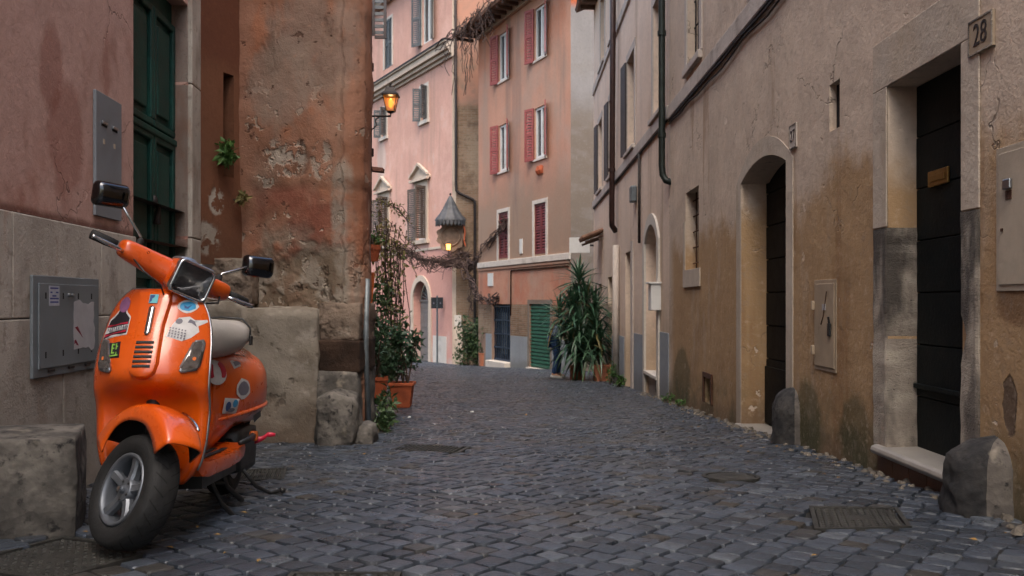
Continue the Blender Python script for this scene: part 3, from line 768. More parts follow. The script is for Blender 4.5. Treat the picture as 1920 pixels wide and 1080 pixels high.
def right_house():
    h = empty('plaster_house', (1.97, 6, gz(6)), 'long ochre plaster house with dark doors numbered 28 and 27 on the right', 'house')
    holes = [(3.757, 4.51, -.095, 1.81, 0, .17), (6.19, 7.43, -.40, 1.70, .125, .24), (5.18, 5.35, 1.737, 2.03, 0, .05),
             (9.16, 9.86, 1.04, 1.93, 0, .22), (8.55, 8.85, -.36, -.10, 0, .10), (9.08, 9.75, 3.34, 4.9, 0, .2), (6.3, 7.1, 3.34, 4.9, 0, .2), (3.2, 4.0, 3.34, 4.9, 0, .2)]
    RF.wall(-2.5, 10.9, -1.2, 7.2, holes).build('wall', X['wall_right'], h)
    # door 28
    d = board_door(RF, 3.74, 4.53, -.095, 1.81, -.16, X['door_dark'], h, 7, split=3.93)
    d['label'] = 'dark green board door at number 28'
    RF.bx('lower_rail', 3.935, 4.51, .22, .245, -.152, -.130, X['door_dark'], d, bevel=.004)
    s = RF.bx('letter_slot', 4.16, 4.36, 1.255, 1.335, -.15, -.136, X['brass'], d, bevel=.004)
    RF.bx('letter_flap', 4.185, 4.335, 1.278, 1.312, -.137, -.131, X['brass'], d, bevel=.002)
    # plaster band, upper part of the frame
    mb = MB()
    RF.box(mb, 4.51, 4.68, 1.07, 1.81, .001, .010); RF.box(mb, 3.61, 3.757, 1.07, 1.81, .001, .010); RF.box(mb, 3.61, 4.68, 1.81, 2.07, .001, .010)
    f = mb.build('door_surround', X['band_right'], h, bevel=.008)
    # worn travertine jambs under it, chipped edges
    def jamb(u0, u1, seed, nibble):
        prof = []
        n = 26
        for k in range(n + 1):
            z = -.10 + 1.165 * k / n
            e = .012 * mnoise.noise(Vector((seed, z * 5, 0))) + .008 * mnoise.noise(Vector((seed, z * 17, 4)))
            e += nibble * math.exp(-((z - .52) / .07) ** 2)
            prof.append((z, e))
        m = MB()
        for side in (0, 1):
            pass
        rings = []
        for z, e in prof:
            a, b = u0 + (e if seed < 5 else 0), u1 + (-abs(e) if seed >= 5 else 0)
            b2 = b + .006 * mnoise.noise(Vector((seed + 3, z * 9, 1)))
            o1 = .014 + .006 * mnoise.noise(Vector((seed + 9, z * 7, 1)))
            rings.append([RF.P(a, z, -.155), RF.P(b2, z, -.155), RF.P(b2, z, o1 - .006), RF.P(b2 - .012, z, o1), RF.P(a + .012, z, o1), RF.P(a, z, o1 - .006)])
        return m.loft(rings).build('stone_jamb', X['travertine'], h)
    jamb(4.505, 4.675, 2, 0); jamb(3.615, 3.762, 7, .055)
    sl = rings = None
    mb = MB(); n = 12
    prof = [(-.17, -.145), (.035, -.145), (.052, -.137), (.058, -.12), (.052, -.103), (.035, -.094), (-.17, -.090)]
    mb.loft([[RF.P(u, z, o) for o, z in prof] for u in (3.66, 4.60)])
    mb.build('door_sill', X['marble'], h, bevel=.004)
    for k in range(5):
        u = 3.70 + k * .185
        RF.bx('riser_tile', u, u + .178, gz(u) - .05, -.148, -.01, .010, X['tile_brown'], h, bevel=.002)
    # door 27
    d = MB(); 
    pts = [(6.15, -.40)] + arch(6.15, 7.47, 1.70, .135) + [(7.47, -.40)]
    RF.poly(d, pts, -.30, -.235); dd = d.build('door', X['dark'], h); dd['label'] = 'dark arched board door at number 27'
    for k in range(8):
        z0 = -.38 + k * .285
        for a, b in ((6.2, 6.80), (6.81, 7.42)):
            zt = min(z0 + .275, 1.70)
            if zt > z0 + .05: RF.bx('board', a, b, z0, zt, -.235, -.215 + .003 * (k % 2), X['door_dark2'], dd, bevel=.003)
    RF.bx('kick_board', 6.2, 7.42, -.37, .12, -.217, -.198, X['door_dark2'], dd, bevel=.004)
    band(RF, 6.19, 7.43, -.42, 1.70, .125, .15, .001, .007).build('door_surround', X['band_right'], h)
    RF.bx('door_sill', 6.12, 7.47, -.50, -.385, -.22, .05, X['marble'], h, bevel=.008)
    # slit, barred window, vent, upper windows
    RF.bx('slit_window', 5.16, 5.37, 1.72, 2.05, -.2, -.045, X['dark'], h)
    w = RF.bx('window', 9.14, 9.88, 1.02, 1.95, -.24, -.21, X['glass'], h)
    for k in range(4):
        u = 9.27 + k * .16; MB().tube([RF.P(u, 1.03, -.10), RF.P(u, 1.94, -.10)], .008, 6).build('bar', X['rust'], w)
    for k in range(5):
        z = 1.12 + k * .18; MB().tube([RF.P(9.15, z, -.09), RF.P(9.87, z, -.09)], .008, 6).build('bar', X['rust'], w)
    mb = MB(); RF.box(mb, 9.06, 9.96, .84, 1.04, .001, .016); RF.box(mb, 9.86, 9.96, 1.04, 1.6, .001, .014)
    mb.build('window_apron', X['band_right'], h, bevel=.004)
    v = RF.bx('vent', 8.53, 8.87, -.38, -.08, -.13, -.09, X['dark'], h)
    band(RF, 8.55, 8.85, -.36, -.10, 0, .05, .001, .02).build('vent_frame', X['rust'], h)
    for u0, u1 in ((9.08, 9.75), (6.3, 7.1), (3.2, 4.0)):
        w = RF.bx('window', u0, u1, 3.34, 4.9, -.2, -.17, X['glass'], h)
        for k in range(5): MB().tube([RF.P(u0, 3.5 + k * .3, -.08), RF.P(u1, 3.5 + k * .3, -.08)], .009, 6).build('bar', X['iron_black'], w)
        for k in range(4):
            u = u0 + (u1 - u0) * (k + .5) / 4
            MB().tube([RF.P(u, 3.34, -.075), RF.P(u, 4.9, -.075)], .009, 6).build('bar', X['iron_black'], w)
        band(RF, u0, u1, 3.34, 4.9, 0, .11, .001, .016).build('window_frame', X['ledge'], h)
        RF.bx('window_sill', u0 - .1, u1 + .1, 3.25, 3.338, -.1, .05, X['ledge'], h, bevel=.01)
    RF.bx('string_course', -2.5, 10.9, 3.0, 3.17, .001, .03, X['ledge'], h, bevel=.008)
    eave(RF, -2.5, 10.9, 7.2, h)
    return h

def eave(fr, u0, u1, z, parent, over=.42, tiles=True):
    """overhanging roof edge on rafters"""
    rf = MB(); P = fr.P
    rf.prism([P(u0, z - .02, over), P(u1, z - .02, over), P(u1, z + .9, -1.8), P(u0, z + .9, -1.8)],
             [P(u0, z + .05, over + .04), P(u1, z + .05, over + .04), P(u1, z + 1.0, -1.8), P(u0, z + 1.0, -1.8)])
    r = rf.build('roof', X['rooftile'], parent)
    k = u0 + .2
    while k < u1 and (u1 - u0) < 14:
        fr.bx('rafter', k, k + .09, z - .10, z + .0, -.05, over - .06, X['wood'], r); k += .55
    return r
RH = right_house()

def right_far_house():
    h = empty('plaster_house', (2.0, 16, gz(16)), 'tall cream plaster house with dark downpipe and grey painted base, far right', 'house')
    wins = [(19.25, 20.15), (16.95, 17.85), (14.05, 14.95), (11.45, 12.15)]
    holes = [(11.75, 12.85, -1.2, 1.55, .24, .26), (14.55, 15.25, -1.4, 1.55, 0, .2), (17.35, 18.1, -1.5, 1.2, 0, .2), (19.4, 20.2, -1.5, 1.1, 0, .2)]
    holes += [(a, b, 3.27, 4.87, 0, .16) for a, b in wins]
    up = [(18.75, 19.65), (16.75, 17.55)]
    holes += [(a, b, 6.02, 7.6, 0, .16) for a, b in up]
    RF.wall(10.9, 21.4, -2, 8.0, holes, o=.0).build('wall', X['wall_far_right'], h)
    EF = Frame(RF.P(21.4, 0), (1, 0), (0, 1)); EF.wall(0, 6, -2, 8, []).build('end_wall', X['wall_far_right'], h)
    for z in (3.02, 5.84):
        RF.bx('string_course', 10.9, 21.4, z, z + .17, .001, .04, X['ledge'], h, bevel=.01)
    for z0, z1, lst in ((3.27, 4.87, wins), (6.02, 7.6, up)):
        for a, b in lst:
            w = RF.bx('window', a, b, z0, z1, -.16, -.13, X['glass'], h)
            band(RF, a, b, z0, z1, 0, .13, .001, .016).build('window_frame', X['ledge'], h)
            RF.bx('window_sill', a - .12, b + .12, z0 - .07, z0 - .002, -.1, .07, X['ledge'], h, bevel=.01)
            for u0, sgn in (((b, 1),) if z0 < 5 and a > 12.5 else ()):     # louvred shutters folded almost open
                s = MB(); e = .40; q = .03
                p0 = RF.P(u0, 0, .018); p1 = RF.P(u0 + sgn * e, 0, .018 + q)
                nrm = Vector((-1, 0, 0)) * .03
                s.hexa([Vector((p.x, p.y, z)) + o for z in (z0, z1) for p, o in ((p0, Vector()), (p1, Vector()), (p1, nrm), (p0, nrm))])
                s.build('shutter', X['shut_dark'], h)
    # arched white doorway with its gate
    band(RF, 11.75, 12.85, gz(12.3) - .05, 1.55, .24, .16, .001, .03).build('door_surround', X['white_plaster'], h)
    d = RF.bx('door', 11.7, 12.9, -1.1, 1.85, -.30, -.25, X['wall_far_right'], h)
    g = RF.bx('gate', 11.76, 11.80, -.45, 1.5, -.24, .0, X['trim_white'], h)
    for k in range(11):
        z = -.35 + k * .17
        RF.bx('gate_bar', 11.80, 12.05, z, z + .03, -.14, -.11, X['trim_white'], g)
    for u in (11.80, 12.02): RF.bx('gate_post', u, u + .03, -.5, 1.6, -.11, -.08, X['trim_white'], g)
    RF.bx('parapet', 11.75, 12.85, gz(12) - .1, -.40, -.20, -.04, X['white_plaster'], h, bevel=.01)
    RF.bx('parapet_cap', 11.72, 12.9, -.40, -.35, -.24, .04, X['white_plaster'], h, bevel=.006)
    RF.bx('cellar_vent', 11.95, 12.2, gz(12) + .03, gz(12) + .2, -.05, -.035, X['dark'], h)
    # grey dado panels
    for a, b in ((10.92, 11.56), (13.05, 14.1), (15.4, 16.3), (16.4, 17.3)):
        RF.bx('dado_panel', a, b, gz(b) - .1, .27 - .05 * (a - 11), .001, .014, X['dado'], h)
    RF.bx('door', 14.5, 15.3, -1.2, 1.6, -.2, -.17, X['wood'], h); RF.bx('door', 17.3, 18.15, -1.3, 1.25, -.2, -.17, X['wood'], h)
    RF.bx('door', 19.3, 20.3, -1.4, 1.2, -.2, -.17, X['dark'], h)
    RF.bx('plaster_strip', 14.2, 14.45, gz(14) - .1, 1.7, .001, .02, X['ledge'], h)
    eave(RF, 10.9, 21.55, 8.0, h)
    return h
RFH = right_far_house()
# pipes, cables and small fittings on the right-hand walls (things of their own)
def pipe_thing(name, label, path, r, mat, cat='pipe', joints=()):
    t = empty(name, path[-1], label, cat)
    MB().tube(path, r, 10).build('pipe', mat, t, smooth=True)
    for p in joints:
        MB().lathe([(r + .001, -.03), (r + .012, -.03), (r + .012, .03), (r + .001, .03)], c=p, n=12).build('collar', mat, t)
    return t
p = RF.P
pipe_thing('downpipe', 'dark green rainwater pipe bending into the ochre wall above the white arch',
           [p(10.88, 8.1, .10), p(10.88, 5, .10), p(10.88, 2.42, .10), p(10.88, 2.30, .09), p(10.86, 2.22, .05), p(10.80, 2.18, -.04)], .043, X['pipe_green'], joints=[p(10.88, 4.1, .10), p(10.88, 5.9, .10), p(10.88, 2.8, .10)])
pipe_thing('downpipe', 'brown rainwater pipe running down the far cream house',
           [p(16.05, 8.1, .12), p(16.2, 5, .12), p(16.35, 2.3, .12), p(16.4, 2.15, .11), p(16.5, 2.05, .03)], .055, X['pipe_brown'], joints=[p(16.1, 7, .12), p(16.3, 3.2, .12)])
pipe_thing('downpipe', 'pale grey pipe on the cream house beside the doorway behind the yucca',
           [p(16.1, 1.75, .07), p(16.1, gz(16), .07)], .06, X['ledge'])
pipe_thing('cable_conduit', 'thin dark conduit with small box on the cream wall', [p(13.35, 3.0, .03), p(13.35, 1.6, .03)], .022, X['cable'], 'cable')
def cable(name, label, pts, r, sag=0, mat=None, n=24, wob=.01, seed=0):
    path = []
    for k in range(len(pts) - 1):
        a, b = Vector(pts[k]), Vector(pts[k + 1])
        for i in range(n):
            q = i / n; v = a.lerp(b, q); v.z -= sag * 4 * q * (1 - q)
            v.z += wob * mnoise.noise(Vector((v.y * 1.3, seed, v.x))); path.append(v)
    path.append(Vector(pts[-1]))
    o = MB().tube(path, r, 6).build(name, mat or X['cable'], smooth=True)
    return tag(o, label, 'cable')
cable('wall_cable', 'uppermost dark cable of the bundle under the ledge of the ochre wall', [p(2.5, 2.985, .02), p(10.8, 2.985, .02)], .011, 0, seed=1)
cable('wall_cable', 'middle dark cable of the bundle under the ledge of the ochre wall', [p(2.5, 2.95, .022), p(10.8, 2.96, .022)], .011, 0, seed=2, wob=.03)
cable('wall_cable', 'lowest sagging dark cable of the bundle under the ledge of the ochre wall', [p(2.5, 2.91, .022), p(6.4, 2.92, .022), p(10.8, 2.93, .022)], .009, .03, seed=3, wob=.05)
cable('wall_cable', 'black cable running under the ledge of the far cream house', [p(10.95, 3.0, .02), p(21.2, 2.99, .02)], .013, 0, seed=4)
# number plates
def plate(name, label, txt, u, z, w, hgt, size):
    t = empty(name, RF.P(u, z - hgt / 2), label, 'number plate')
    RF.bx('plate', u - w / 2, u + w / 2, z - hgt / 2, z + hgt / 2, .001, .014, X['ledge'] if txt == '27' else X['cover_tan'], t, bevel=.003)
    mb = MB()
    for a, b, c, d in ((u - w / 2, u + w / 2, z + hgt / 2 - .008, z + hgt / 2), (u - w / 2, u + w / 2, z - hgt / 2, z - hgt / 2 + .008), (u - w / 2, u - w / 2 + .008, z - hgt / 2 + .008, z + hgt / 2 - .008), (u + w / 2 - .008, u + w / 2, z - hgt / 2 + .008, z + hgt / 2 - .008)):
        RF.box(mb, a, b, c, d, .014, .017)
    mb.build('plate_rim', X['travertine'], t)
    text_mesh(txt, size, lambda a, b, k: RF.P(u - a * .82, z + b, .0152 + k), .003).build('digits', X['cable'], t)
plate('number_plate', 'carved stone plate reading 28 above the right door', '28', 3.59, 1.80, .185, .15, .135)
plate('number_plate', 'small stone plate reading 27 beside the arched door', '27', 6.02, 1.84, .14, .17, .12)
# meter covers
def meter(name, label, u0, u1, z0, z1, mat):
    t = empty(name, RF.P((u0 + u1) / 2, z0), label, 'meter cover')
    RF.bx('frame', u0 - .025, u1 + .025, z0 - .025, z1 + .025, .001, .006, mat, t, bevel=.002)
    d = RF.bx('door', u0, u1, z0, z1, .006, .012, mat, t, bevel=.003)
    return t, d
t, d = meter('meter_cover', 'tan metal meter cover with black latch between the two doors', 5.245, 5.58, .26, .79, X['cover_tan'])
for z in (.65, .36): RF.bx('hinge', 5.575, 5.60, z - .03, z + .03, .012, .032, X['cover_tan'], d, bevel=.004)
RF.bx('latch', 5.285, 5.325, .46, .54, .012, .026, X['blk_plastic'], d, bevel=.004); MB().tube([RF.P(5.30, .54, .02), RF.P(5.29, .58, .03)], .007, 6).build('latch_pin', X['blk_plastic'], d)
RF.bx('label_plate', 5.385, 5.44, .62, .66, .012, .015, X['paper'], d)
MB().tube([RF.P(5.36, .74, .014), RF.P(5.42, .58, .014), RF.P(5.46, .53, .014)], .004, 5).build('scratch', X['rust'], d)
t, d = meter('meter_cover', 'large cream metal cover at the right edge, under the number 28 plate', 2.95, 3.46, .74, 1.27, X['cover_cream'])
RF.bx('latch', 3.36, 3.41, 1.12, 1.16, .012, .026, X['chrome_dull'], d, bevel=.004); RF.bx('latch_plate', 3.365, 3.405, 1.08, 1.115, .012, .015, X['rust'], d)
RF.bx('screw', 3.425, 3.437, .955, .967, .012, .017, X['rust'], d)
t = empty('mailbox', RF.P(11.62, .5), 'white metal box mounted beside the white arched gate', 'box')
RF.bx('box', 11.50, 11.74, .56, .92, .002, .14, X['white_paint'], t, bevel=.01); RF.bx('lid', 11.48, 11.76, .92, .945, .002, .17, X['white_paint'], t, bevel=.004)
t = empty('junction_box', RF.P(13.9, 2.2), 'small grey junction box high on the cream wall', 'box')
RF.bx('box', 13.78, 14.02, 2.3, 2.56, .002, .10, X['pipe_grey'], t, bevel=.02)
t = empty('signboard', RF.P(21.6, 1.7), 'blank white signboard sticking out above the yucca', 'sign')
box('panel', (1.46, 21.7, 1.93), (1.98, 21.76, 2.32), X['white_paint'], t, bevel=.005); box('bracket', (1.98, 21.70, 2.10), (2.3, 21.74, 2.14), X['iron_black'], t)
t = empty('tiled_canopy', RF.P(20, 2), 'little tiled canopy over a doorway behind the yucca', 'canopy')
for k in range(9):
    u = 19.1 + k * .125
    MB().tube([RF.P(u, 2.30, 0), RF.P(u, 2.12, .46)], .05, 8).build('roof_tile', X['rooftile'], t)
for u in (19.15, 20.1): MB().tube([RF.P(u, 2.16, 0), RF.P(u, 2.02, .40)], .03, 6).build('rafter', X['wood'], t)
# rounded guard stones
def bollard(name, label, u, w, hgt, depth, seed):
    g = gz(u); t = empty(name, RF.P(u, g, depth / 2), label, 'guard stone')
    def shell(a0, a1, mat, nm, amp):
        mb = MB(); rings = []; n = 22; m = 18
        for k in range(m + 1):
            z = k / m
            s = 1.0 if z < .62 else math.sqrt(max(0.0, 1 - ((z - .62) / .38) ** 2.3))
            s = max(s * (1.04 - .10 * z), .02)
            ring = []
            for i in range(n + 1):
                th = a0 + (a1 - a0) * i / n
                cu, co = math.cos(th), math.sin(th)
                q = (abs(cu) ** 2.6 + abs(co) ** 2.6) ** (-1 / 2.6)
                b = amp * mnoise.fractal(Vector((cu * 2 + seed, co * 2, z * 4)), .8, 2, 4)
                ring.append(RF.P(u + cu * q * w / 2 * s * (1 + b), g - .06 + z * (hgt + .06) * (1 + b * .2), -.02 + co * q * depth * s * (1 + b)))
            rings.append(ring)
        mb.loft(rings, cap=False, closed=False)
        mb.build(nm, mat, t, smooth=True)
    shell(R(250), R(160 if seed else 150), X['bollard_pl'], 'plaster_half', .05)
    shell(R(160 if seed else 150), R(-12), X['bollard'], 'stone_half', .09)
    return t
bollard('guard_stone', 'big rounded guard stone, half black half plaster, at the right edge', 3.50, .25, .315, .225, 0)
bollard('guard_stone', 'slim rounded guard stone between the arched door and the ochre wall', 6.05, .30, .40, .16, 4)
# ------------------------------------------------------------------ house on the left with the green door
LF = Frame((-1.86, 0), (-.0688, 1), (.99765, .0686))
def left_house():
    h = empty('pink_plaster_house', (-2.1, 4, gz(4)), 'faded pink plaster house with stone base and green door, left edge', 'house')
    LF.wall(-2.5, 6.2, 1.055, 6.6, [(4.96, 5.98, 1.055, 2.75, 0, .12), (1.0, 1.9, 3.4, 5.0, 0, .15)]).build('wall', X['wall_left'], h)
    LF.wall(-2.5, 6.2, -.8, 1.3, [(4.96, 5.98, -.26, 1.3, 0, .12)], o=-.02).build('base_backing', X['dirt'], h)
    # travertine slabs of the base
    us = [-2.5, -1.0, .35, 1.6, 2.55, 3.56, 4.46, 4.955]
    for a, b in zip(us, us[1:]):
        LF.bx('stone_slab', a + .003, b - .003, .602, 1.05, -.02, .020 + .003 * random.random(), X['trav_pale'], h, bevel=.006)
    us = [-2.5, -1.6, -.2, .9, 2.05, 3.02, 4.02, 4.955]
    for a, b in zip(us, us[1:]):
        LF.bx('stone_slab', a + .003, b - .003, gz(b) - .2, .598, -.02, .020 + .004 * random.random(), X['trav_pale'], h, bevel=.006)
    # stone jamb on the far side of the door, two pieces high
    for a, b in ((-.5, 1.12), (1.126, 2.2), (2.206, 2.9)):
        LF.bx('stone_jamb', 5.98, 6.19, a, b, -.12, .03, X['trav_pale'], h, bevel=.008)
    d = LF.bx('door', 4.9, 6.0, -.28, 2.75, -.15, -.112, X['green_door'], h); d['label'] = 'dark green panelled door with black knocker'
    LF.bx('frame_post', 4.90, 5.06, -.28, 2.75, -.111, -.062, X['green_door'], d, bevel=.006)
    def panel(u0, u1, z0, z1):
        # moulded frame round a sunk field
        band(LF, u0, u1, z0, z1, 0, .045, -.111, -.082, 2).build('panel_moulding', X['green_door'], d, bevel=.008)
        LF.bx('panel_sill', u0 - .045, u1 + .045, z0 - .045, z0 - .001, -.111, -.082, X['green_door'], d, bevel=.008)
        LF.bx('panel', u0 + .05, u1 - .05, z0 + .05, z1 - .05, -.111, -.092, X['green_door'], d, bevel=.012)
    panel(5.16, 5.50, 1.86, 2.55); panel(5.16, 5.50, .95, 1.72); panel(5.16, 5.50, .0, .82)
    panel(5.60, 5.93, 1.86, 2.55); panel(5.60, 5.93, .95, 1.72); panel(5.60, 5.93, .0, .82)
    LF.bx('cross_rail', 5.08, 5.98, 1.755, 1.80, -.111, -.070, X['green_door'], d, bevel=.01)
    k = MB(); c = LF.P(5.55, 1.24, -.085)
    k.tube([c + Vector((0, 0, .10)), c + Vector((.03, 0, .04)), c + Vector((.02, .03, -.06)), c + Vector((.02, -.03, -.06)), c + Vector((.03, 0, .04))], .014, 7)
    k.lathe([(.001, .13), (.02, .12), (.028, .09), (.02, .06), (.001, .05)], c=c, n=10)
    k.build('knocker', X['iron_black'], d, smooth=True)
    LF.bx('threshold', 4.92, 6.02, gz(5) - .1, -.24, -.15, .05, X['trav_pale'], h, bevel=.01)
    w = LF.bx('window', 1.0, 1.9, 3.4, 5.0, -.15, -.12, X['glass'], h)
    eave(LF, -2.5, 6.2, 6.6, h, .3)
    return h
left_house()
t = empty('metal_plate', LF.P(4.57, 1.12), 'tall grey metal plate with two slots on the pink wall beside the green door', 'wall plate')
pl = LF.bx('plate', 4.40, 4.74, 1.12, 1.77, .001, .018, X['metal_grey'], t, bevel=.003)
for u in (4.50, 4.64):
    LF.bx('slot', u - .035, u + .035, 1.608, 1.622, .018, .026, X['chrome_dull'], t, bevel=.002); LF.bx('slot_shadow', u - .035, u + .035, 1.596, 1.607, .018, .020, X['dark'], t)
    LF.bx('label_sticker', u - .013, u + .010, 1.505, 1.53, .018, .0195, X['cover_cream'], t)
    LF.bx('screw', u - .006, u + .006, 1.20, 1.212, .018, .022, X['chrome'], t)
t = empty('meter_cabinet', LF.P(4.05, .335), 'grey metal cabinet door with torn white poster on the stone base', 'meter cover')
LF.bx('frame', 3.70, 4.39, .335, .79, .021, .036, X['metal_panel'], t, bevel=.004)
dr = LF.bx('door', 3.74, 4.36, .375, .755, .036, .044, X['metal_panel'], t, bevel=.003)
for u in (3.80, 3.97, 4.13, 4.28):
    for z in (.70, .435):
        LF.bx('slot', u - .006, u + .006, z - .014, z + .014, .044, .0445, X['dark'], dr)
for u in (3.86, 4.06, 4.24): LF.bx('hinge', u - .025, u + .025, .356, .368, .036, .047, X['iron_black'], t, bevel=.002)
for u in (4.02, 4.06): MB().lathe([(.001, .012), (.008, .010), (.009, 0)], n=10).build('lock', X['chrome_dull'], dr, xf=Matrix.Translation(LF.P(u, .705, .044)) @ Matrix.Rotation(R(90), 4, 'Y'))
rng = random.Random(5)
def torn(u0, u1, z0, z1, n=7, j=.012):
    p = [(u0 + (u1 - u0) * i / n, z0 + rng.uniform(-j, j)) for i in range(n)] + [(u1 + rng.uniform(-j, j), z0 + (z1 - z0) * i / n) for i in range(n)]
    p += [(u1 - (u1 - u0) * i / n, z1 + rng.uniform(-j, j)) for i in range(n)] + [(u0 + rng.uniform(-j * .3, j * .3), z1 - (z1 - z0) * i / n) for i in range(n)]
    return p
mb = MB(); LF.poly(mb, torn(4.08, 4.31, .44, .672), .0441, .0450); mb.build('torn_poster', X['paper'], dr)
for poly in ([(4.09, .55), (4.12, .555), (4.18, .495), (4.15, .515)], [(4.085, .487), (4.10, .492), (4.13, .462), (4.11, .465), (4.10, .475), (4.085, .47)]):
    mb = MB(); LF.poly(mb, poly, .0450, .0455); mb.build('red_scrap', X['red_scrap'], dr)
LF.bx('printed_notice', 3.83, 3.93, .655, .745, .0441, .0448, X['paper2'], dr)
for z, a, b in ((.735, 3.84, 3.92), (.716, 3.842, 3.862), (.716, 3.895, 3.92), (.70, 3.86, 3.90), (.688, 3.838, 3.922), (.672, 3.84, 3.92)):
    LF.bx('printed_line', a, b, z - .004, z + .003, .0448, .0450, X['ink_blue'], dr)
# rough stone block at the left edge
sp = Vector((-1.56, 3.06, 0)); o = rough_block((-2.05, 3.06, gz(3.3) - .08), (-1.56, 3.50, .19), .009, 16, .14, 3).build('stone_block', X['rock'], smooth=True, xf=Matrix.Translation(sp) @ Matrix.Rotation(R(22), 4, 'Z') @ Matrix.Translation(-sp))
tag(o, 'rough pitted stone block on the ground at the left edge beside the scooter', 'stone block')

# ------------------------------------------------------------------ peeling corner house that juts into the lane
def corner_house():
    h = empty('corner_house', (-1.7, 6.4, gz(6.4)), 'peeling red brown corner house jutting into the lane behind the scooter', 'house')
    # brown strip with the slit
    A = Vector((-2.27, 6.2)); B = Vector((-2.09, 6.58)); e = (B - A).normalized(); L = (B - A).length
    BF = Frame(A, e, (e.y, -e.x))
    BF.wall(-.03, L + .10, .95, 7.4, [(.235, .345, 1.62, 2.40, 0, .2)]).build('brown_wall', X['wall_brown'], h)
    BF.bx('slit_window', .22, .36, 1.6, 2.42, -.22, -.17, X['dark'], h)
    # main face with the rounded edge, a finely divided uneven sheet
    plan = [Vector((-2.09, 6.58)), Vector((-1.9, 6.52)), Vector((-1.30, 6.36)), Vector((-1.20, 6.38)), Vector((-1.13, 6.46)), Vector((-1.105, 6.60)), Vector((-1.14, 6.85)), Vector((-1.45, 8.4))]
    pts = []
    for a, b in zip(plan, plan[1:]):
        n = max(2, int((b - a).length / .035)); pts += [a.lerp(b, i / n) for i in range(n)]
    pts.append(plan[-1])
    zs = [-.46 + .04 * k for k in range(90)] + [3.4, 4.2, 5, 6, 7.4]
    mb = MB(); rings = []
    for z in zs:
        ring = []
        for i, q in enumerate(pts):
            tq = (pts[min(i + 1, len(pts) - 1)] - pts[max(i - 1, 0)]).normalized(); nn = Vector((tq.y, -tq.x))
            if nn.dot(Vector((.5, -1))) < 0: nn = -nn
            b = .022 * mnoise.fractal(Vector((q.x * 2.2, q.y * 2, z * 2.2)), .9, 2, 5)
            if z > 1.56: b += .012
            ring.append((q.x + nn.x * b, q.y + nn.y * b, z))
        rings.append(ring)
    mb.loft(rings, cap=False, closed=False).build('wall', X['wall_corner'], h, smooth=True)
    # the battered foot: big plastered blocks and old stones
    def blk(nm, a, b, mat, amp, seed, rnd=.06, cuts=12): return rough_block(a, b, amp, cuts, rnd, seed).build(nm, mat, h, smooth=True)
    blk('plinth_block', (-1.99, 6.20, -.5), (-1.42, 6.9, .63), X['base_plaster'], .020, 1, .07)
    blk('plinth_block', (-2.34, 6.26, -.5), (-1.97, 6.9, .68), X['base_plaster'], .020, 2, .07)
    blk('plinth_block', (-2.30, 6.33, .66), (-1.94, 6.9, 1.0), X['base_rough'], .010, 3, .03)
    blk('corner_stone', (-1.46, 6.26, .15), (-1.12, 7.0, .39), X['dark_stone'], .012, 6, .05)
    blk('corner_stone', (-1.45, 6.22, -.5), (-1.13, 7.1, .17), X['rock'], .018, 7, .10)
    blk('corner_stone', (-1.44, 6.30, .38), (-1.13, 7.0, .66), X['base_rough'], .022, 5, .06)
    CF = Frame((-1.45, 8.4), Vector((-3.85, 21.6)).normalized()[:], (.985, .1755))
    # lane side beyond the corner, with its own openings
    W = CF.wall(0, 21.9, -3, 7.4, [(2.5, 3.3, -1.2, 1.4, 0, .2), (6, 6.9, 2.9, 4.5, 0, .2), (11.5, 12.4, 2.9, 4.5, 0, .2), (8.5, 9.5, -1.6, 1.3, 0, .2)])
    W.build('lane_wall', X['wall_far_left'], h)
    for a, b, c, d in ((2.5, 3.3, -1.2, 1.4), (8.5, 9.5, -1.6, 1.3)): CF.bx('door', a, b, c, d, -.2, -.16, X['wood'], h)
    for a, b in ((6, 6.9), (11.5, 12.4)):
        CF.bx('window', a, b, 2.9, 4.5, -.2, -.16, X['glass'], h); CF.bx('window_sill', a - .1, b + .1, 2.8, 2.898, -.1, .05, X['ledge'], h)
    return h, CF
CH, CF = corner_house()
o = rough_block((-1.37, 5.92, gz(6) - .1), (-1.10, 6.28, .02), .024, 12, .40, 12).build('guard_stone', X['rock'], smooth=True)
tag(o, 'dark rounded guard stone at the foot of the peeling corner', 'guard stone')
o = rough_block((-1.13, 6.02, gz(6) - .08), (-.98, 6.30, -.20), .02, 8, .45, 15).build('guard_stone', X['rock'], smooth=True)
tag(o, 'low small stone on the cobbles right of the corner guard stone', 'guard stone')
pipe_thing('downpipe', 'dark brown rainwater pipe down the edge of the peeling corner house', [(-1.175, 7.0, 7.4), (-1.175, 7.0, 4), (-1.18, 7.0, 1.24)], .030, X['pipe_brown'], joints=[(-1.175, 7.0, 2.6), (-1.175, 7.0, 1.9)])
pipe_thing('pole', 'grey metal pole beside the stone corner and the ivy', [(-1.105, 6.50, .85), (-1.115, 6.5, .3), (-1.09, 6.5, gz(6.5))], .022, X['pipe_grey'], 'pole')
t = empty('plank', (-1.2, 7.0, 1.77), 'short wooden plank sticking out of the corner wall by the brown pipe', 'plank')
box('board', (-1.32, 7.06, 1.765), (-1.07, 7.16, 1.80), X['plank'], t, bevel=.004)
t.rotation_euler = (0, R(6), 0)
o = MB()
for k in range(22):
    z = 7.6 - k * .25
    o.v.append((0, 0, 0)) if False else None
cable('wall_cable', 'thin slack cable hanging beside the brown pipe on the corner', [(-1.13, 6.72, 3.4), (-1.16, 6.75, 2.6), (-1.14, 6.74, 2.1), (-1.16, 6.75, 1.2)], .006, .0, wob=.0)

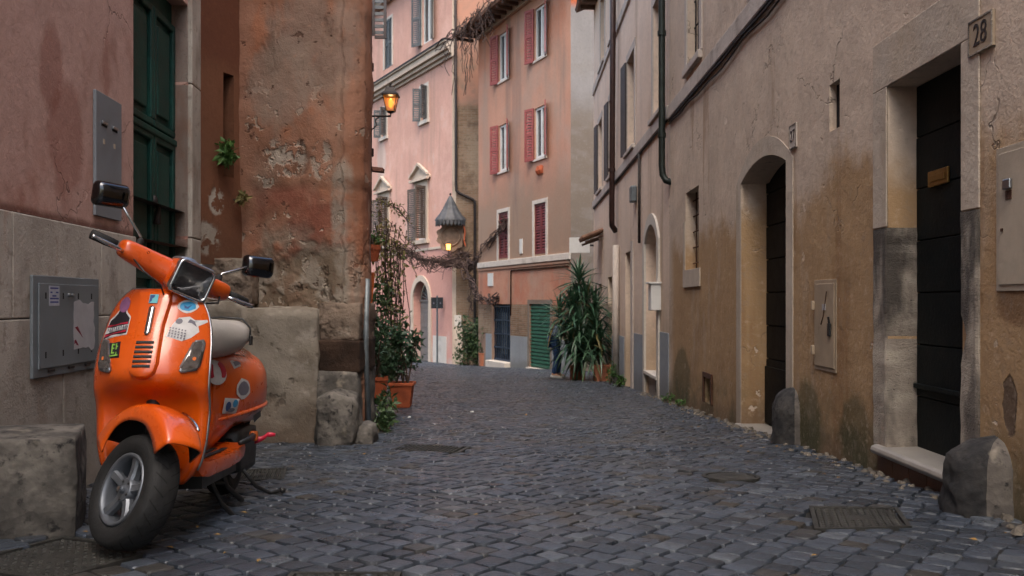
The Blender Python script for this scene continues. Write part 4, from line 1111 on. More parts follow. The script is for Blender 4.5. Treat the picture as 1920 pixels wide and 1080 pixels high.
# street lantern on its bracket, down the lane
def lantern():
    c = Vector((-2.56, 18.0, 4.66)); t = empty('wall_lantern', (-3.1, 18.0, 4.6), 'lit amber glass street lantern on an iron bracket over the lane', 'lantern')
    mb = MB().tube([(-3.15, 18, 4.60), (-2.8, 18, 4.60), (-2.56, 18, 4.60), (-2.56, 18, 4.68)], .022, 7)
    mb.tube([(-3.15, 18, 4.30), (-2.98, 18, 4.30), (-2.86, 18, 4.40), (-2.88, 18, 4.52), (-2.78, 18, 4.60)], .016, 7)
    mb.box((-3.2, 17.9, 4.24), (-3.15, 18.1, 4.66)); mb.build('bracket', X['iron_black'], t)
    def sq(w, z): return [(c.x + sx * w, c.y + sy * w, z) for sx, sy in ((-1, -1), (1, -1), (1, 1), (-1, 1))]
    lo, hi = .085, .145; z0, z1 = 4.70, 5.02
    MB().loft([sq(.03, 4.66), sq(lo, z0 - .002)]).build('base', X['iron_black'], t)
    for i in range(4):
        a, b = sq(lo - .008, z0), sq(hi - .008, z1); j = (i + 1) % 4
        MB().add([a[i], a[j], b[j], b[i]], [(0, 1, 2, 3)]).build('pane', X['amber'], t)
    for i in range(4):
        MB().tube([sq(lo, z0)[i], sq(hi, z1)[i]], .010, 6).build('post', X['iron_black'], t)
    MB().loft([sq(.175, 5.02), sq(.175, 5.05), sq(.12, 5.10), sq(.09, 5.19), sq(.04, 5.21)]).build('roof', X['iron_black'], t)
    MB().lathe([(.02, 5.20), (.035, 5.23), (.015, 5.26), (.03, 5.28), (.001, 5.31)], c=(c.x, c.y, 0), n=10).build('finial', X['iron_black'], t, smooth=True)
    MB().lathe([(.001, 4.76), (.04, 4.80), (.05, 4.88), (.03, 4.95), (.001, 4.97)], c=(c.x, c.y, 0), n=12).build('bulb', X['lamp_glow'], t, smooth=True)
    l = bpy.data.lights.new('lantern_light', 'POINT'); l.energy = 2.5; l.color = (1, .6, .25); l.shadow_soft_size = .05
    lo_ = bpy.data.objects.new('light', l); COL.objects.link(lo_); lo_.parent = t; lo_.location = Vector((c.x, c.y, 4.88)) - Vector((-3.1, 18, 4.6)); lo_.location.z += .1
lantern()
# the corner of an open louvred shutter high on the lane side
t = empty('shutter', (-3.2, 19, 6.6), 'dark open shutter high up at the left, above the lantern', 'shutter')
box('frame_edge', (-3.06, 19.0, 6.55), (-2.86, 19.05, 6.62), X['shut_dark'], t); box('frame_edge', (-2.86, 19.0, 6.55), (-2.80, 19.05, 8.2), X['shut_dark'], t); box('frame_edge', (-3.3, 19.0, 6.62), (-3.06, 19.05, 8.2), X['shut_dark'], t)
for k in range(11): box('slat', (-3.055, 19.01, 6.65 + k * .14), (-2.865, 19.04, 6.72 + k * .14), X['shut_grey'], t)
# ------------------------------------------------------------------ house with red shutters
SF = Frame((1.79, 26), (-.4058, .914), (-.914, -.4058))
def leaf_shutter(fr, hinge, width, z0, z1, ang, parent, mat, sgn, n, o=.02):
    """one louvred leaf; hinge at u, opens by ang (0 = flat over the opening side away from it)"""
    e = (fr.e * math.cos(ang) * sgn + fr.n * math.sin(ang)); nn = (fr.n * math.cos(ang) - fr.e * math.sin(ang) * sgn)
    p = fr.P(hinge, 0, o); lf = Frame((p.x, p.y), e, nn)
    mb = MB(); w = .07
    lf.box(mb, 0, w, z0, z1, 0, .04); lf.box(mb, width - w, width, z0, z1, 0, .04)
    zm = (z0 + z1) / 2
    for a, b in ((z0, z0 + .10), (zm - .04, zm + .04), (z1 - .08, z1)): lf.box(mb, w, width - w, a, b, 0, .04)
    s = mb.build('shutter', mat, parent)
    proto = None
    for a, b in ((z0 + .10, zm - .04), (zm + .04, z1 - .08)):
        k = int((b - a) / .085)
        for i in range(k):
            z = a + (i + .5) * (b - a) / k
            if proto is None:
                m = MB(); P = lf.P
                m.hexa([P(w, z - .034, .030), P(width - w, z - .034, .030), P(width - w, z - .026, .036), P(w, z - .026, .036), P(w, z + .026, .004), P(width - w, z + .026, .004), P(width - w, z + .034, .010), P(w, z + .034, .010)])
                proto = m.build('slat', mat, s); zp = z
            else:
                c = proto.copy(); COL.objects.link(c); c.location.z = z - zp
    return s

def sash(fr, u0, u1, z0, z1, o, parent, pm=None, curtain=False):
    w = fr.bx('window', u0, u1, z0, z1, o - .03, o, X['glass'], parent)
    pm = pm or X['white_paint']; f = .075
    mb = MB()
    fr.box(mb, u0, u0 + f, z0, z1, o, o + .05); fr.box(mb, u1 - f, u1, z0, z1, o, o + .05)
    m = (u0 + u1) / 2
    fr.box(mb, u0 + f, u1 - f, z0, z0 + .10, o, o + .05); fr.box(mb, u0 + f, u1 - f, z1 - .08, z1, o, o + .05)
    fr.box(mb, m - .05, m + .05, z0 + .1, z1 - .08, o, o + .05)
    mb.build('frame', pm, w)
    if curtain:
        fr.bx('curtain', u0 + f + .02, m - .06, z0 + .12, z1 - .1, o + .001, o + .006, X['curtain'], w)
    return w

def shutter_house():
    h = empty('shutter_house', (0, 29, gz(29)), 'tall orange plaster house with red shutters at the end of the lane', 'house')
    rows = [(5.40, 7.09), (8.67, 10.39)]; cols = [2.13, 5.16]
    hw = .43
    holes = [(c - hw, c + hw, a, b, 0, .16) for c in cols for a, b in rows]
    holes += [(c - .44, c + .44, 2.26, 3.92, 0, .12) for c in cols]
    holes += [(1.38, 2.95, -1.6, .62, 0, .10), (4.56, 6.2, -1.75, .61, 0, .18)]
    SF.wall(0, 7.6, -2.4, 11.0, holes).build('wall', X['shutwall'], h)
    GF = Frame((1.79, 26), (.914, .4058), (.4058, -.914)); GF.wall(0, 8, -2.4, 11.0, []).build('side_wall', X['side_grey'], h)
    for c in cols:
        for a, b in rows:
            sash(SF, c - hw, c + hw, a, b, -.10, h, curtain=(a > 8))
            SF.bx('window_sill', c - hw - .08, c + hw + .08, a - .07, a - .002, -.1, .05, X['trim_white'], h)
            leaf_shutter(SF, c - hw - .01, .43, a - .03, b + .03, R(26), h, X['shut_red'], -1, 0)
            leaf_shutter(SF, c + hw + .01, .43, a - .03, b + .03, R(18), h, X['shut_red'], 1, 0)
        # closed pair below
        leaf_shutter(SF, c - .435, .432, 2.27, 3.91, 0, h, X['shut_red2'], 1, 0, o=-.055)
        leaf_shutter(SF, c + .435, .432, 2.27, 3.91, 0, h, X['shut_red2'], -1, 0, o=-.055)
        SF.bx('shutter_backing', c - .44, c + .44, 2.26, 3.92, -.12, -.09, X['dark'], h)
        band(SF, c - .44, c + .44, 2.20, 3.92, 0, .13, .001, .03).build('window_frame', X['trim_white'], h)
    SF.bx('string_course', -.02, 7.6, 1.98, 2.19, .001, .06, X['trim_white'], h, bevel=.015)
    SF.bx('string_moulding', -.02, 7.6, 1.88, 1.95, .001, .035, X['shutwall'], h)
    SF.bx('cornice', -.05, 7.6, 10.78, 11.0, .001, .12, X['pink_trim'], h)
    mb = MB(); P = SF.P
    mb.prism([P(-.5, 10.98, .75), P(8.4, 10.98, .75), P(8.4, 11.8, -2), P(-.5, 11.8, -2)], [P(-.5, 11.08, .80), P(8.4, 11.08, .80), P(8.4, 11.92, -2), P(-.5, 11.92, -2)])
    rf = mb.build('roof', X['rooftile'], h)
    u = -.4
    while u < 8.3:
        SF.bx('rafter', u, u + .1, 10.86, 10.975, .0, .70, X['wood'], rf); u += .5
    # roller shutter, ribs one by one
    r = SF.bx('roller_shutter', 1.38, 2.95, -1.6, .62, -.10, -.07, X['roller_green'], h)
    for k in range(17):
        z = -1.44 + k * .12
        SF.bx('rib', 1.41, 2.92, z, z + .07, -.07, -.02, X['roller_green'], r)
    band(SF, 1.38, 2.95, -1.6, .62, 0, .14, .001, .02).build('door_frame', X['side_grey'], h)
    # blue gate
    g = SF.bx('gate_backing', 4.56, 6.2, -1.75, .61, -.18, -.15, X['dark'], h)
    gt = SF.bx('gate', 4.58, 6.18, -1.45, -1.38, -.10, -.06, X['gate_blue'], h)
    for k in range(9):
        uu = 4.60 + k * .19; SF.bx('bar', uu, uu + .045, -1.44, .60, -.10, -.07, X['gate_blue'], gt)
    for z in (-1.0, -.5, .0, .50): SF.bx('rail', 4.58, 6.18, z, z + .05, -.07, -.05, X['gate_blue'], gt)
    SF.bx('gate_curtain', 5.1, 5.6, -1.2, .3, -.149, -.13, X['shut_grey'], h)
    SF.bx('doorstep', 4.5, 6.3, -1.9, -1.46, -.2, .25, X['trim_white'], h, bevel=.02)
    # grey dado and bare brick above it
    for a, b in ((-.01, 1.23), (3.10, 4.5), (6.26, 6.8)):
        SF.bx('dado_panel', a, b, -2.3, -.50, .001, .03, X['dado'], h)
    for a, b in ((3.10, 4.5), (6.3, 7.58), (.02, 1.23)):
        SF.bx('bare_brick', a, b, -.498, .60, .001, .012, X['brick'], h)
    SF.bx('doorstep', 1.3, 3.0, -1.9, -1.50, -.2, .12, X['trim_white'], h)
    for uu in (2.0, 2.22):
        mb = MB(); mb.tube([P(uu, 4.90, .0), P(uu, 4.98, .05), P(uu, 5.12, .0)], .09, 8); mb.build('vent_hood', X['terracotta'], h)
    return h
SH = shutter_house()
t = empty('plaque', SF.P(6.35, 1.3), 'white plaque on the orange house above the blue gate', 'plaque'); SF.bx('board', 6.1, 6.6, 1.28, 1.76, .001, .03, X['white_paint'], t)
t = empty('plaque', SF.P(3.6, 2.4), 'narrow white plaque between the two closed red shutters', 'plaque'); SF.bx('board', 3.5, 3.72, 2.35, 2.85, .001, .03, X['white_paint'], t)
t = pipe_thing('wall_conduit', 'thin brown conduit under the white band of the orange house', [SF.P(.1, 1.80, .03), SF.P(4.38, 1.80, .03), SF.P(4.45, 1.74, .03), SF.P(4.45, .2, .03)], .025, X['wood'])

# ------------------------------------------------------------------ pink palace
PF = Frame((-2.45, 35), (-.4945, .869), (-.869, -.4945))
def pink_palace():
    h = empty('pink_palace', (-4.5, 38.5, gz(38)), 'salmon pink palace with stone cornice and arched portal at the left end', 'house')
    wA = 3.1; wB = 7.6
    holes = [(2.3, 4.02, -2.4, .75, .86, .35), (wA - .55, wA + .55, 3.45, 5.75, 0, .2), (wB - .55, wB + .55, 3.45, 5.75, 0, .2),
             (2.45, 3.15, 8.65, 10.1, 0, .18), (7.3, 8.0, 8.75, 10.1, 0, .18), (1.95, 3.05, 12.0, 14.4, 0, .2), (6.6, 7.6, 12.0, 14.3, 0, .2)]
    PF.wall(0, 14, -3, 15.4, holes).build('wall', X['pink'], h)
    QF = Frame((-2.45, 35), (.94, .34), (.34, -.94)); QF.wall(0, .45, -3, 15.4, []).build('corner_return', X['pink_trim'], h)
    # two-step cornice, roof edge
    for z0, z1, o in ((10.72, 10.86, .10), (10.86, 11.02, .22), (11.02, 11.30, .34), (11.30, 11.36, .42)):
        PF.bx('cornice', -.15, 14, z0, z1, .001, o, X['pink_trim'], h)
    PF.bx('cornice_flashing', -.17, 14, 11.361, 11.42, .0, .45, X['iron_black'], h)
    PF.bx('cornice', -.1, 14, 15.1, 15.4, .001, .3, X['pink_trim'], h)
    mb = MB(); P = PF.P
    mb.prism([P(-.2, 15.41, .6), P(14, 15.41, .6), P(14, 16.4, -3), P(-.2, 16.4, -3)], [P(-.2, 15.55, .65), P(14, 15.55, .65), P(14, 16.6, -3), P(-.2, 16.6, -3)]); mb.build('roof', X['rooftile'], h)
    PF.bx('string_course', .0, 14, 2.94, 3.04, .001, .04, X['pink_trim'], h)
    for c in (wA, wB):
        sash(PF, c - .55, c + .55, 3.45, 5.75, -.14, h, curtain=True)
        band(PF, c - .55, c + .55, 3.42, 5.75, 0, .17, .001, .06).build('window_frame', X['pink_trim'], h)
        PF.bx('window_sill', c - .85, c + .85, 3.25, 3.42, -.1, .14, X['pink_trim'], h)
        PF.bx('frieze', c - .70, c + .70, 5.925, 6.10, .001, .06, X['pink_trim'], h)
        mb = MB(); PF.poly(mb, [(c - .95, 6.10), (c + .95, 6.10), (c + .95, 6.20), (c, 6.72), (c - .95, 6.20)], .001, .10)
        mb.build('pediment', X['pink_trim'], h)
        mb = MB(); PF.poly(mb, [(c - .98, 6.20), (c - .98, 6.29), (c, 6.82), (c + .98, 6.29), (c + .98, 6.20), (c, 6.70)], .101, .24); mb.build('pediment_moulding', X['pink_trim'], h)
        mb = MB(); PF.box(mb, c - .98, c + .98, 6.02, 6.12, .101, .22); mb.build('pediment_moulding', X['pink_trim'], h)
        leaf_shutter(PF, c + .56, .55, 3.45, 5.75, R(14), h, X['shut_brown'], 1, 0, o=.07)
        leaf_shutter(PF, c - .56, .55, 3.45, 5.75, R(75), h, X['shut_brown'], -1, 0, o=.07)
    for a, b, z0, z1 in ((2.45, 3.15, 8.65, 10.1), (7.3, 8.0, 8.75, 10.1)):
        w = sash(PF, a, b, z0, z1, -.12, h, X['shut_grey'])
        band(PF, a, b, z0, z1, 0, .14, .001, .05).build('window_frame', X['trim_white'], h)
        PF.bx('window_sill', a - .2, b + .2, z0 - .16, z0 - .002, -.1, .10, X['trim_white'], h)
        leaf_shutter(PF, a - .01, .34, z0, z1, R(70), h, X['shut_grey'], -1, 0, o=.055); leaf_shutter(PF, b + .01, .34, z0, z1, R(70), h, X['shut_grey'], 1, 0, o=.055)
    for a, b, z0, z1 in ((1.95, 3.05, 12.0, 14.4), (6.6, 7.6, 12.0, 14.3)):
        sash(PF, a, b, z0, z1, -.12, h, X['white_paint'], curtain=True)
        band(PF, a, b, z0, z1, 0, .12, .001, .04).build('window_frame', X['trim_white'], h)
        if a < 3:
            leaf_shutter(PF, b + .01, .55, z0, z1, R(25), h, X['shut_grey'], 1, 0, o=.05); leaf_shutter(PF, a - .01, .55, z0, z1, R(25), h, X['shut_grey'], -1, 0, o=.05)
        else:
            leaf_shutter(PF, a, .5, z0, z1, R(3), h, X['shut_grey'], 1, 0, o=-.05); leaf_shutter(PF, b, .5, z0, z1, R(3), h, X['shut_grey'], -1, 0, o=-.05)
    # portal: arched stone frame, panelled leaf, fanlight with rays
    band(PF, 2.3, 4.02, -2.2, .75, .86, .26, .001, .06).build('portal_frame', X['pink_trim'], h)
    d = PF.bx('portal_door', 2.25, 4.07, -2.3, .70, -.40, -.34, X['portal_grey'], h)
    for k in range(12):
        PF.bx('board', 2.34, 3.98, -2.0 + k * .22, -1.80 + k * .22, -.34, -.32, X['portal_grey'], d)
    PF.bx('transom', 2.3, 4.02, .70, .79, -.42, -.28, X['portal_grey'], h)
    mb = MB(); PF.poly(mb, [(2.3, .79)] + arch(2.3, 4.02, .79, .80) + [(4.02, .79)], -.42, -.38); fl = mb.build('fanlight', X['glass'], h)
    for k in range(9):
        a = R(12 + k * 19.5); c = (3.16, .80)
        mb = MB(); mb.tube([PF.P(c[0] + .12 * math.cos(a), c[1] + .12 * math.sin(a), -.36), PF.P(c[0] + .78 * math.cos(a), c[1] + .74 * math.sin(a), -.36)], .022, 5); mb.build('ray', X['portal_grey'], fl)
    PF.bx('whitewashed_patch', .55, 1.9, -2.3, -.75, .001, .012, X['trim_white'], h)
    return h
pink_palace()

# ------------------------------------------------------------------ bare brick wall between the two
KF = Frame((-2.36, 35.06), (.94, -.1), (-.1, -.94))
def brick_house():
    h = empty('brick_house', (-1.6, 35, gz(35)), 'narrow bare brick wall between the pink palace and the orange house', 'house')
    KF.wall(0, 2.2, -3, 15, []).build('wall', X['brick'], h)
    KF.bx('stone_quoin', .0, .35, -2.6, -.3, .001, .06, X['pink_trim'], h); KF.bx('stone_quoin', .0, .30, -.29, .15, .001, .05, X['trim_white'], h)
    return h
brick_house()
P = KF.P
pipe_thing('downpipe', 'black rainwater pipe with a slanting bend on the brick wall beside the shrine',
           [P(.06, 14, .1), P(.08, 5.5, .1), P(.10, 5.25, .1), P(.22, 5.15, .1), P(.82, 4.88, .1), P(.90, 4.8, .1), P(.90, 0, .1), P(.9, -1.8, .1)], .055, X['iron_black'])

def shrine():
    c = Vector((-2.50, 34.62, 0)); t = empty('wall_shrine', (c.x, c.y + .2, 2.6), 'street shrine with scalloped lead canopy over a round relief at the brick corner', 'shrine')
    # tent-like canopy: concave, with creases
    rings = []; n = 40
    prof = [(.60, 3.98), (.58, 4.05), (.52, 4.13), (.42, 4.26), (.31, 4.44), (.22, 4.64), (.12, 4.84), (.05, 4.98), (.01, 5.0)]
    for r, z in prof:
        rings.append([(c.x + math.cos(2 * math.pi * i / n) * r * (1 + .07 * math.cos(10 * 2 * math.pi * i / n)), c.y + .75 * math.sin(2 * math.pi * i / n) * r * (1 + .07 * math.cos(10 * 2 * math.pi * i / n)), z) for i in range(n)])
    MB().loft(rings, cap=False).build('canopy', X['lead'], t, smooth=True)
    for k in range(24):
        a = 2 * math.pi * (k + .5) / 24; a0 = a - .11; a1 = a + .11; r = .595
        q = [(c.x + math.cos(b) * r, c.y + .75 * math.sin(b) * r) for b in (a0, a, a1)]
        mb = MB(); mb.add([(q[0][0], q[0][1], 4.0), (q[2][0], q[2][1], 4.0), (q[2][0], q[2][1], 3.86), (q[1][0], q[1][1], 3.74), (q[0][0], q[0][1], 3.86)], [(0, 1, 2, 3, 4)])
        o = mb.build('tassel', X['lead'], t); s = o.modifiers.new('thick', 'SOLIDIFY'); s.thickness = .012
    MB().lathe([(.001, 5.12), (.04, 5.09), (.045, 5.05), (.02, 5.0)], c=(c.x, c.y, 0), n=10).build('finial', X['iron_black'], t, smooth=True)
    cy = c.y + .12
    MB().lathe([(.42, 0), (.42, -.06), (.38, -.09), (.35, -.06), (.35, 0)], c=(c.x, cy, 3.36), axis='Y', n=36).build('round_frame', X['tondo'], t, smooth=True)
    MB().lathe([(.36, -.03), (.2, -.06), (.001, -.07)], c=(c.x, cy, 3.36), axis='Y', n=30).build('relief', X['tondo'], t, smooth=True)
    pts = []
    for k in range(40):
        a = 2 * math.pi * k / 40; r = .56 + .05 * math.cos(a * 9) + (.06 if math.sin(a) < -.6 else 0); pts.append((c.x + r * math.cos(a), 3.36 + r * .98 * math.sin(a)))
    MB().prism([(x, cy + .25, z) for x, z in pts], [(x, cy - .02, z) for x, z in pts]).build('stucco_surround', X['tondo'], t)
    mb = MB().tube([(c.x + .52, cy - .2, 3.85), (c.x + .60, cy - .2, 3.55), (c.x + .56, cy - .2, 3.15), (c.x + .62, cy - .2, 2.95)], .03, 6); mb.build('side_drape', X['terracotta'], t)
    # lamp
    l = Vector((c.x - .04, cy - .55, 2.88))
    MB().loft([[(l.x + sx * w, l.y + sy * w, l.z + z) for sx, sy in ((-1, -1), (1, -1), (1, 1), (-1, 1))] for w, z in ((.075, -.10), (.10, .12))]).build('lamp_glass', X['lamp_glow2'], t)
    lamp = MB()
    for sx, sy in ((-1, -1), (1, -1), (1, 1), (-1, 1)): lamp.tube([(l.x + sx * .08, l.y + sy * .08, l.z - .11), (l.x + sx * .105, l.y + sy * .105, l.z + .13)], .012, 5)
    lamp.loft([[(l.x + sx * w, l.y + sy * w, l.z + z) for sx, sy in ((-1, -1), (1, -1), (1, 1), (-1, 1))] for w, z in ((.13, .125), (.04, .21))])
    lamp.tube([(l.x, l.y, l.z - .12), (l.x, l.y + .2, l.z - .3), (l.x, cy + .1, l.z - .34)], .018, 6); lamp.build('lamp_frame', X['iron_black'], t)
    li = bpy.data.lights.new('shrine_light', 'POINT'); li.energy = 1.0; li.color = (1, .62, .28); li.shadow_soft_size = .12
    lo = bpy.data.objects.new('light', li); COL.objects.link(lo); lo.parent = t; lo.location = Vector((l.x, l.y - .3, l.z)) - Vector((c.x, c.y + .2, 2.6))
shrine()

# direction sign on its post
def sign_post():
    x, y = -3.12, 35.6; g = gz(y); t = empty('sign_post', (x, y, g), 'slim grey post with two small black direction plates beside the portal', 'sign')
    MB().tube([(x, y, g), (x, y, .95)], .04, 8).build('post', X['pipe_grey'], t)
    for s in (-1, 1):
        p = box('plate', (x + s * .03 if s > 0 else x - .25, y - .07, .42), (x + .25 if s > 0 else x - .03, y - .05, .88), X['sign_black'], t, bevel=.004)
        box('arrow_mark', (x + s * .14 - .03, y - .076, .60), (x + s * .14 + .03, y - .071, .68), X['st_grey'], p)
sign_post()
# ------------------------------------------------------------------ the orange scooter
def itp(tab, z):
    if z <= tab[0][0]: return tab[0][1]
    for (a, p), (b, q) in zip(tab, tab[1:]):
        if z <= b:
            k = (z - a) / (b - a); return p + (q - p) * k
    return tab[-1][1]
def smooth_tab(tab, z, d=.018): return (itp(tab, z - d) + 2 * itp(tab, z) + itp(tab, z + d)) / 4

def scooter():
    SC = .917
    M = Matrix.Translation((-1.295, 3.426, gz(3.426) - .004)) @ Matrix.Rotation(R(-85.3), 4, 'Z') @ Matrix.Rotation(-.066, 4, 'Y') @ Matrix.Rotation(R(-.6), 4, 'X') @ Matrix.Scale(SC, 4)
    T = empty('scooter', mtx=M, label='orange motor scooter with stickers and beige seat leaning on its stand at left', cat='scooter')
    S = Vector((.37, 0, .97)); ax = (S - Vector((.70, 0, .213))).normalized()
    ST = Matrix.Translation(S) @ Matrix.Rotation(R(50), 4, ax) @ Matrix.Translation(-S)
    def B(mb, name, mat, par=None, **k):
        k.setdefault('smooth', True)
        if 'xf' not in k:      # the shield sits further forward than the tail
            k['xf'] = LS if name in SHIELD or (par is not None and par.name.split('.')[0] in SHIELD) else ZS
        return mb.build(name, mat, par or T, local=True, **k)
    ZS = Matrix.Diagonal((1, 1, 1.08, 1)); LS = Matrix.Translation((.08, -.018, 0)) @ ZS; HS = ST @ Matrix.Translation((.03, 0, .0)) @ Matrix.Diagonal((1, 1, 1.045, 1))
    OR = X['orange']; SHIELD = ('leg_shield', 'horn_cover', 'indicator', 'sticker')
    # ---- leg shield
    HW = [(.19, .12), (.22, .160), (.27, .188), (.34, .203), (.44, .210), (.52, .212), (.60, .214), (.68, .210), (.75, .199), (.80, .186), (.84, .166), (.87, .142), (.89, .112)]
    XC = [(.19, .375), (.24, .395), (.34, .410), (.44, .420), (.49, .440), (.52, .480), (.55, .514), (.585, .525), (.65, .500), (.74, .454), (.82, .412), (.89, .376)]
    SW = [(.19, .02), (.34, .045), (.48, .07), (.58, .105), (.75, .095), (.89, .05)]
    def hw(z): return smooth_tab(HW, z, .012)
    def fx(y, z):
        w = hw(z); t = min(1.0, abs(y) / w); x = smooth_tab(XC, z)
        sw = smooth_tab(SW, z) * t ** 2.2
        # the wheel hollow under the bulge
        q = max(0.0, min(1.0, (.56 - z) / .06)); side = max(0.0, 1 - (t / .86) ** 4)
        return x - sw - .022 * q * side + (.030 * q * (1 - side))
    def leg(y, z, o=0.0): return Vector((fx(y, z) + o, y, z))
    rows = [.19 + .70 * k / 42 for k in range(43)]; n = 34; rings = []
    for z in rows:
        w = hw(z); fr = [leg(w * (-1 + 2 * i / n), z) for i in range(n + 1)]
        rings.append(fr + [Vector((p.x - .026, p.y * .985, p.z)) for p in reversed(fr)])
    leg_o = B(MB().loft(rings), 'leg_shield', OR)
    edge = [leg(-hw(z), z, -.012) for z in rows[3:]] ; edge2 = [leg(hw(z), z, -.012) for z in reversed(rows[3:])]
    B(MB().tube(edge + edge2, .0065, 7), 'edge_trim', X['chrome_dull'], leg_o)
    # ---- horn cover down the middle: ridge, grille, chrome blade, badge
    def hc_w(z): return itp([(.565, .012), (.585, .040), (.62, .049), (.75, .046), (.88, .060)], z)
    rr = []
    for k in range(30):
        z = .566 + (.884 - .566) * k / 29; w = hc_w(z); x = fx(0, z); b = .004 if k in (0, 29) else .020
        rr.append([Vector((fx(w + .010, z) - .004, -w - .008, z)), Vector((x + b * .8, -w, z)), Vector((x + b, -w * .8, z)), Vector((x + b + .002, 0, z)), Vector((x + b, w * .8, z)), Vector((x + b * .8, w, z)), Vector((fx(w + .010, z) - .004, w + .008, z)), Vector((x - .02, 0, z))])
    horn = B(MB().loft(rr), 'horn_cover', OR, smooth='auto')
    def hpt(y, z, o=0.0): return Vector((fx(0, z) + .0215 + o, y, z))
    for k in range(6):
        z = .612 + k * .0165; w = hc_w(z) * .68
        B(MB().loft([[hpt(-w, z + a, b), hpt(w, z + a, b)] for a, b in ((-.005, .0005), (-.003, .003), (.004, .003), (.005, .0005))], cap=False, closed=False), 'grille_slot', X['blk_plastic'], horn)
    rings = []
    for k in range(14):
        z = .722 + .104 * k / 13; w = .0135 * (1 if 0 < k < 13 else .55)
        rings.append([hpt(-w, z, -.002), hpt(-w * .7, z, .006), hpt(0, z, .0085), hpt(w * .7, z, .006), hpt(w, z, -.002)])
    B(MB().loft(rings), 'chrome_blade', X['chrome'], horn)
    bd = B(MB().loft([[hpt(-.016, z, 0), hpt(-.016, z, .004), hpt(.016, z, .004), hpt(.016, z, 0)] for z in (.836, .868)]), 'badge', X['st_cyan'], horn, smooth=False)
    B(patch([(-.0145, .838), (-.0145, .866), (.004, .866), (.002, .857), (-.006, .851), (-.004, .846), (-.012, .838)], lambda a, b: hpt(a, b, .0046), .008), 'badge_mark', X['st_navy'], horn)
    # ---- indicators
    for s in (-1, 1):
        P0 = [(.160, .702), (.186, .706), (.193, .693), (.187, .614), (.176, .596), (.132, .588), (.124, .597)]
        P0 = [(a * s, b) for a, b in P0]
        ind = B(patch(P0, lambda a, b: leg(a, b, .005)), 'indicator', X['chrome_dull'], T)
        sd = ind.modifiers.new('thick', 'SOLIDIFY'); sd.thickness = .010; sd.offset = 0
        c = Vector((sum(p[0] for p in P0) / 7, sum(p[1] for p in P0) / 7))
        P1 = [((a - c.x) * .84 + c.x, (b - c.y) * .87 + c.y + .004) for a, b in P0]
        B(patch(P1, lambda a, b: leg(a, b, .0125)), 'lens', X['lens_dark'], ind)
        P2 = [(c.x + .006 * math.cos(k) + s * .004, c.y - .004 + .007 * math.sin(k)) for k in [i * .785 for i in range(8)]]
        B(patch(P2, lambda a, b: leg(a, b, .0135)), 'bulb', X['amber_bulb'], ind)
        P3 = [((a - c.x) * .86 + c.x - s * .004, (b - c.y) * .86 + c.y + .004) for a, b in ((P0[0]), (P0[0][0] + s * .008, P0[0][1]), (P0[6][0] + s * .008, P0[6][1]), P0[6])]
        B(patch(P3, lambda a, b: leg(a, b, .0145)), 'lens_rim', X['chrome'], ind)
    # ---- stickers on the shield
    def sticker(name, layers, fn, label=None):
        first = None
        for k, (poly, mat) in enumerate(layers):
            o = B(patch(poly, lambda a, b, k=k: fn(a, b, .0014 + .0006 * k)), name if first is None else 'print', mat, first or leg_o)
            if first is None: first = o
        if label: first['label'] = label
    def ell(cx, cy, rx, ry, n=14, j=0, seed=0):
        rg = random.Random(seed); return [(cx + rx * math.cos(2 * math.pi * i / n) * (1 + rg.uniform(-j, j)), cy + ry * math.sin(2 * math.pi * i / n) * (1 + rg.uniform(-j, j))) for i in range(n)]
    def rot(poly, c, a): 
        ca, sa = math.cos(a), math.sin(a); return [(c[0] + (x - c[0]) * ca - (y - c[1]) * sa, c[1] + (x - c[0]) * sa + (y - c[1]) * ca) for x, y in poly]
    def rect(a, b, c, d): return [(a, c), (b, c), (b, d), (a, d)]
    # band with red stripes under a dark shoulder shape and a plain purple disc
    body = [(-.196, .706), (-.090, .728), (-.088, .782), (-.108, .800), (-.112, .815), (-.140, .815), (-.146, .798), (-.178, .772)]
    lay = [([(x * 1.0 - (.004 if x < -.14 else -.004), y + (.005 if y > .75 else -.005)) for x, y in body], X['st_white']), (body, X['st_black']),
           (ell(-.124, .832, .024, .030), X['st_purple']),
           ([(-.192, .712), (-.093, .733), (-.091, .741), (-.191, .722)], X['st_red']), ([(-.190, .724), (-.091, .743), (-.090, .760), (-.187, .746)], X['st_white']), ([(-.187, .748), (-.090, .762), (-.090, .769), (-.184, .756)], X['st_red'])]
    for k in range(9):
        u = -.181 + k * .0105; lay.append(([(u, .730 + k * .0020), (u + .006, .731 + k * .0020), (u + .006, .744 + k * .0018), (u, .743 + k * .0018)] if k % 3 else [(u, .735 + k * .002), (u + .005, .735 + k * .002), (u + .005, .744 + k * .0018), (u, .744 + k * .0018)], X['st_grey']))
    sticker('sticker', lay, leg, 'dark sticker with red and white band')
    gs = rot(rect(-.158, -.102, .638, .695), (-.13, .667), R(6))
    lay = [(gs, X['st_black'])]
    for a, b, c, d in ((-.140, -.134, .655, .690), (-.134, -.124, .684, .689), (-.134, -.126, .671, .676), (-.134, -.124, .655, .660), (-.120, -.115, .668, .690), (-.115, -.110, .676, .681), (-.145, -.108, .645, .650), (-.118, -.113, .650, .660)):
        lay.append((rot(rect(a, b, c, d), (-.13, .667), R(6)), X['st_green']))
    sticker('sticker', lay, leg, 'black sticker with green hand lettering')
    sticker('sticker', [(ell(.118, .828, .034, .025, 16, .06, 2), X['st_white']), (ell(.118, .828, .027, .018, 14, .08, 3), X['st_blue']), ([(.105, .832), (.117, .826), (.131, .834), (.120, .818), (.108, .820)], X['st_navy'])], leg, 'blue blob sticker')
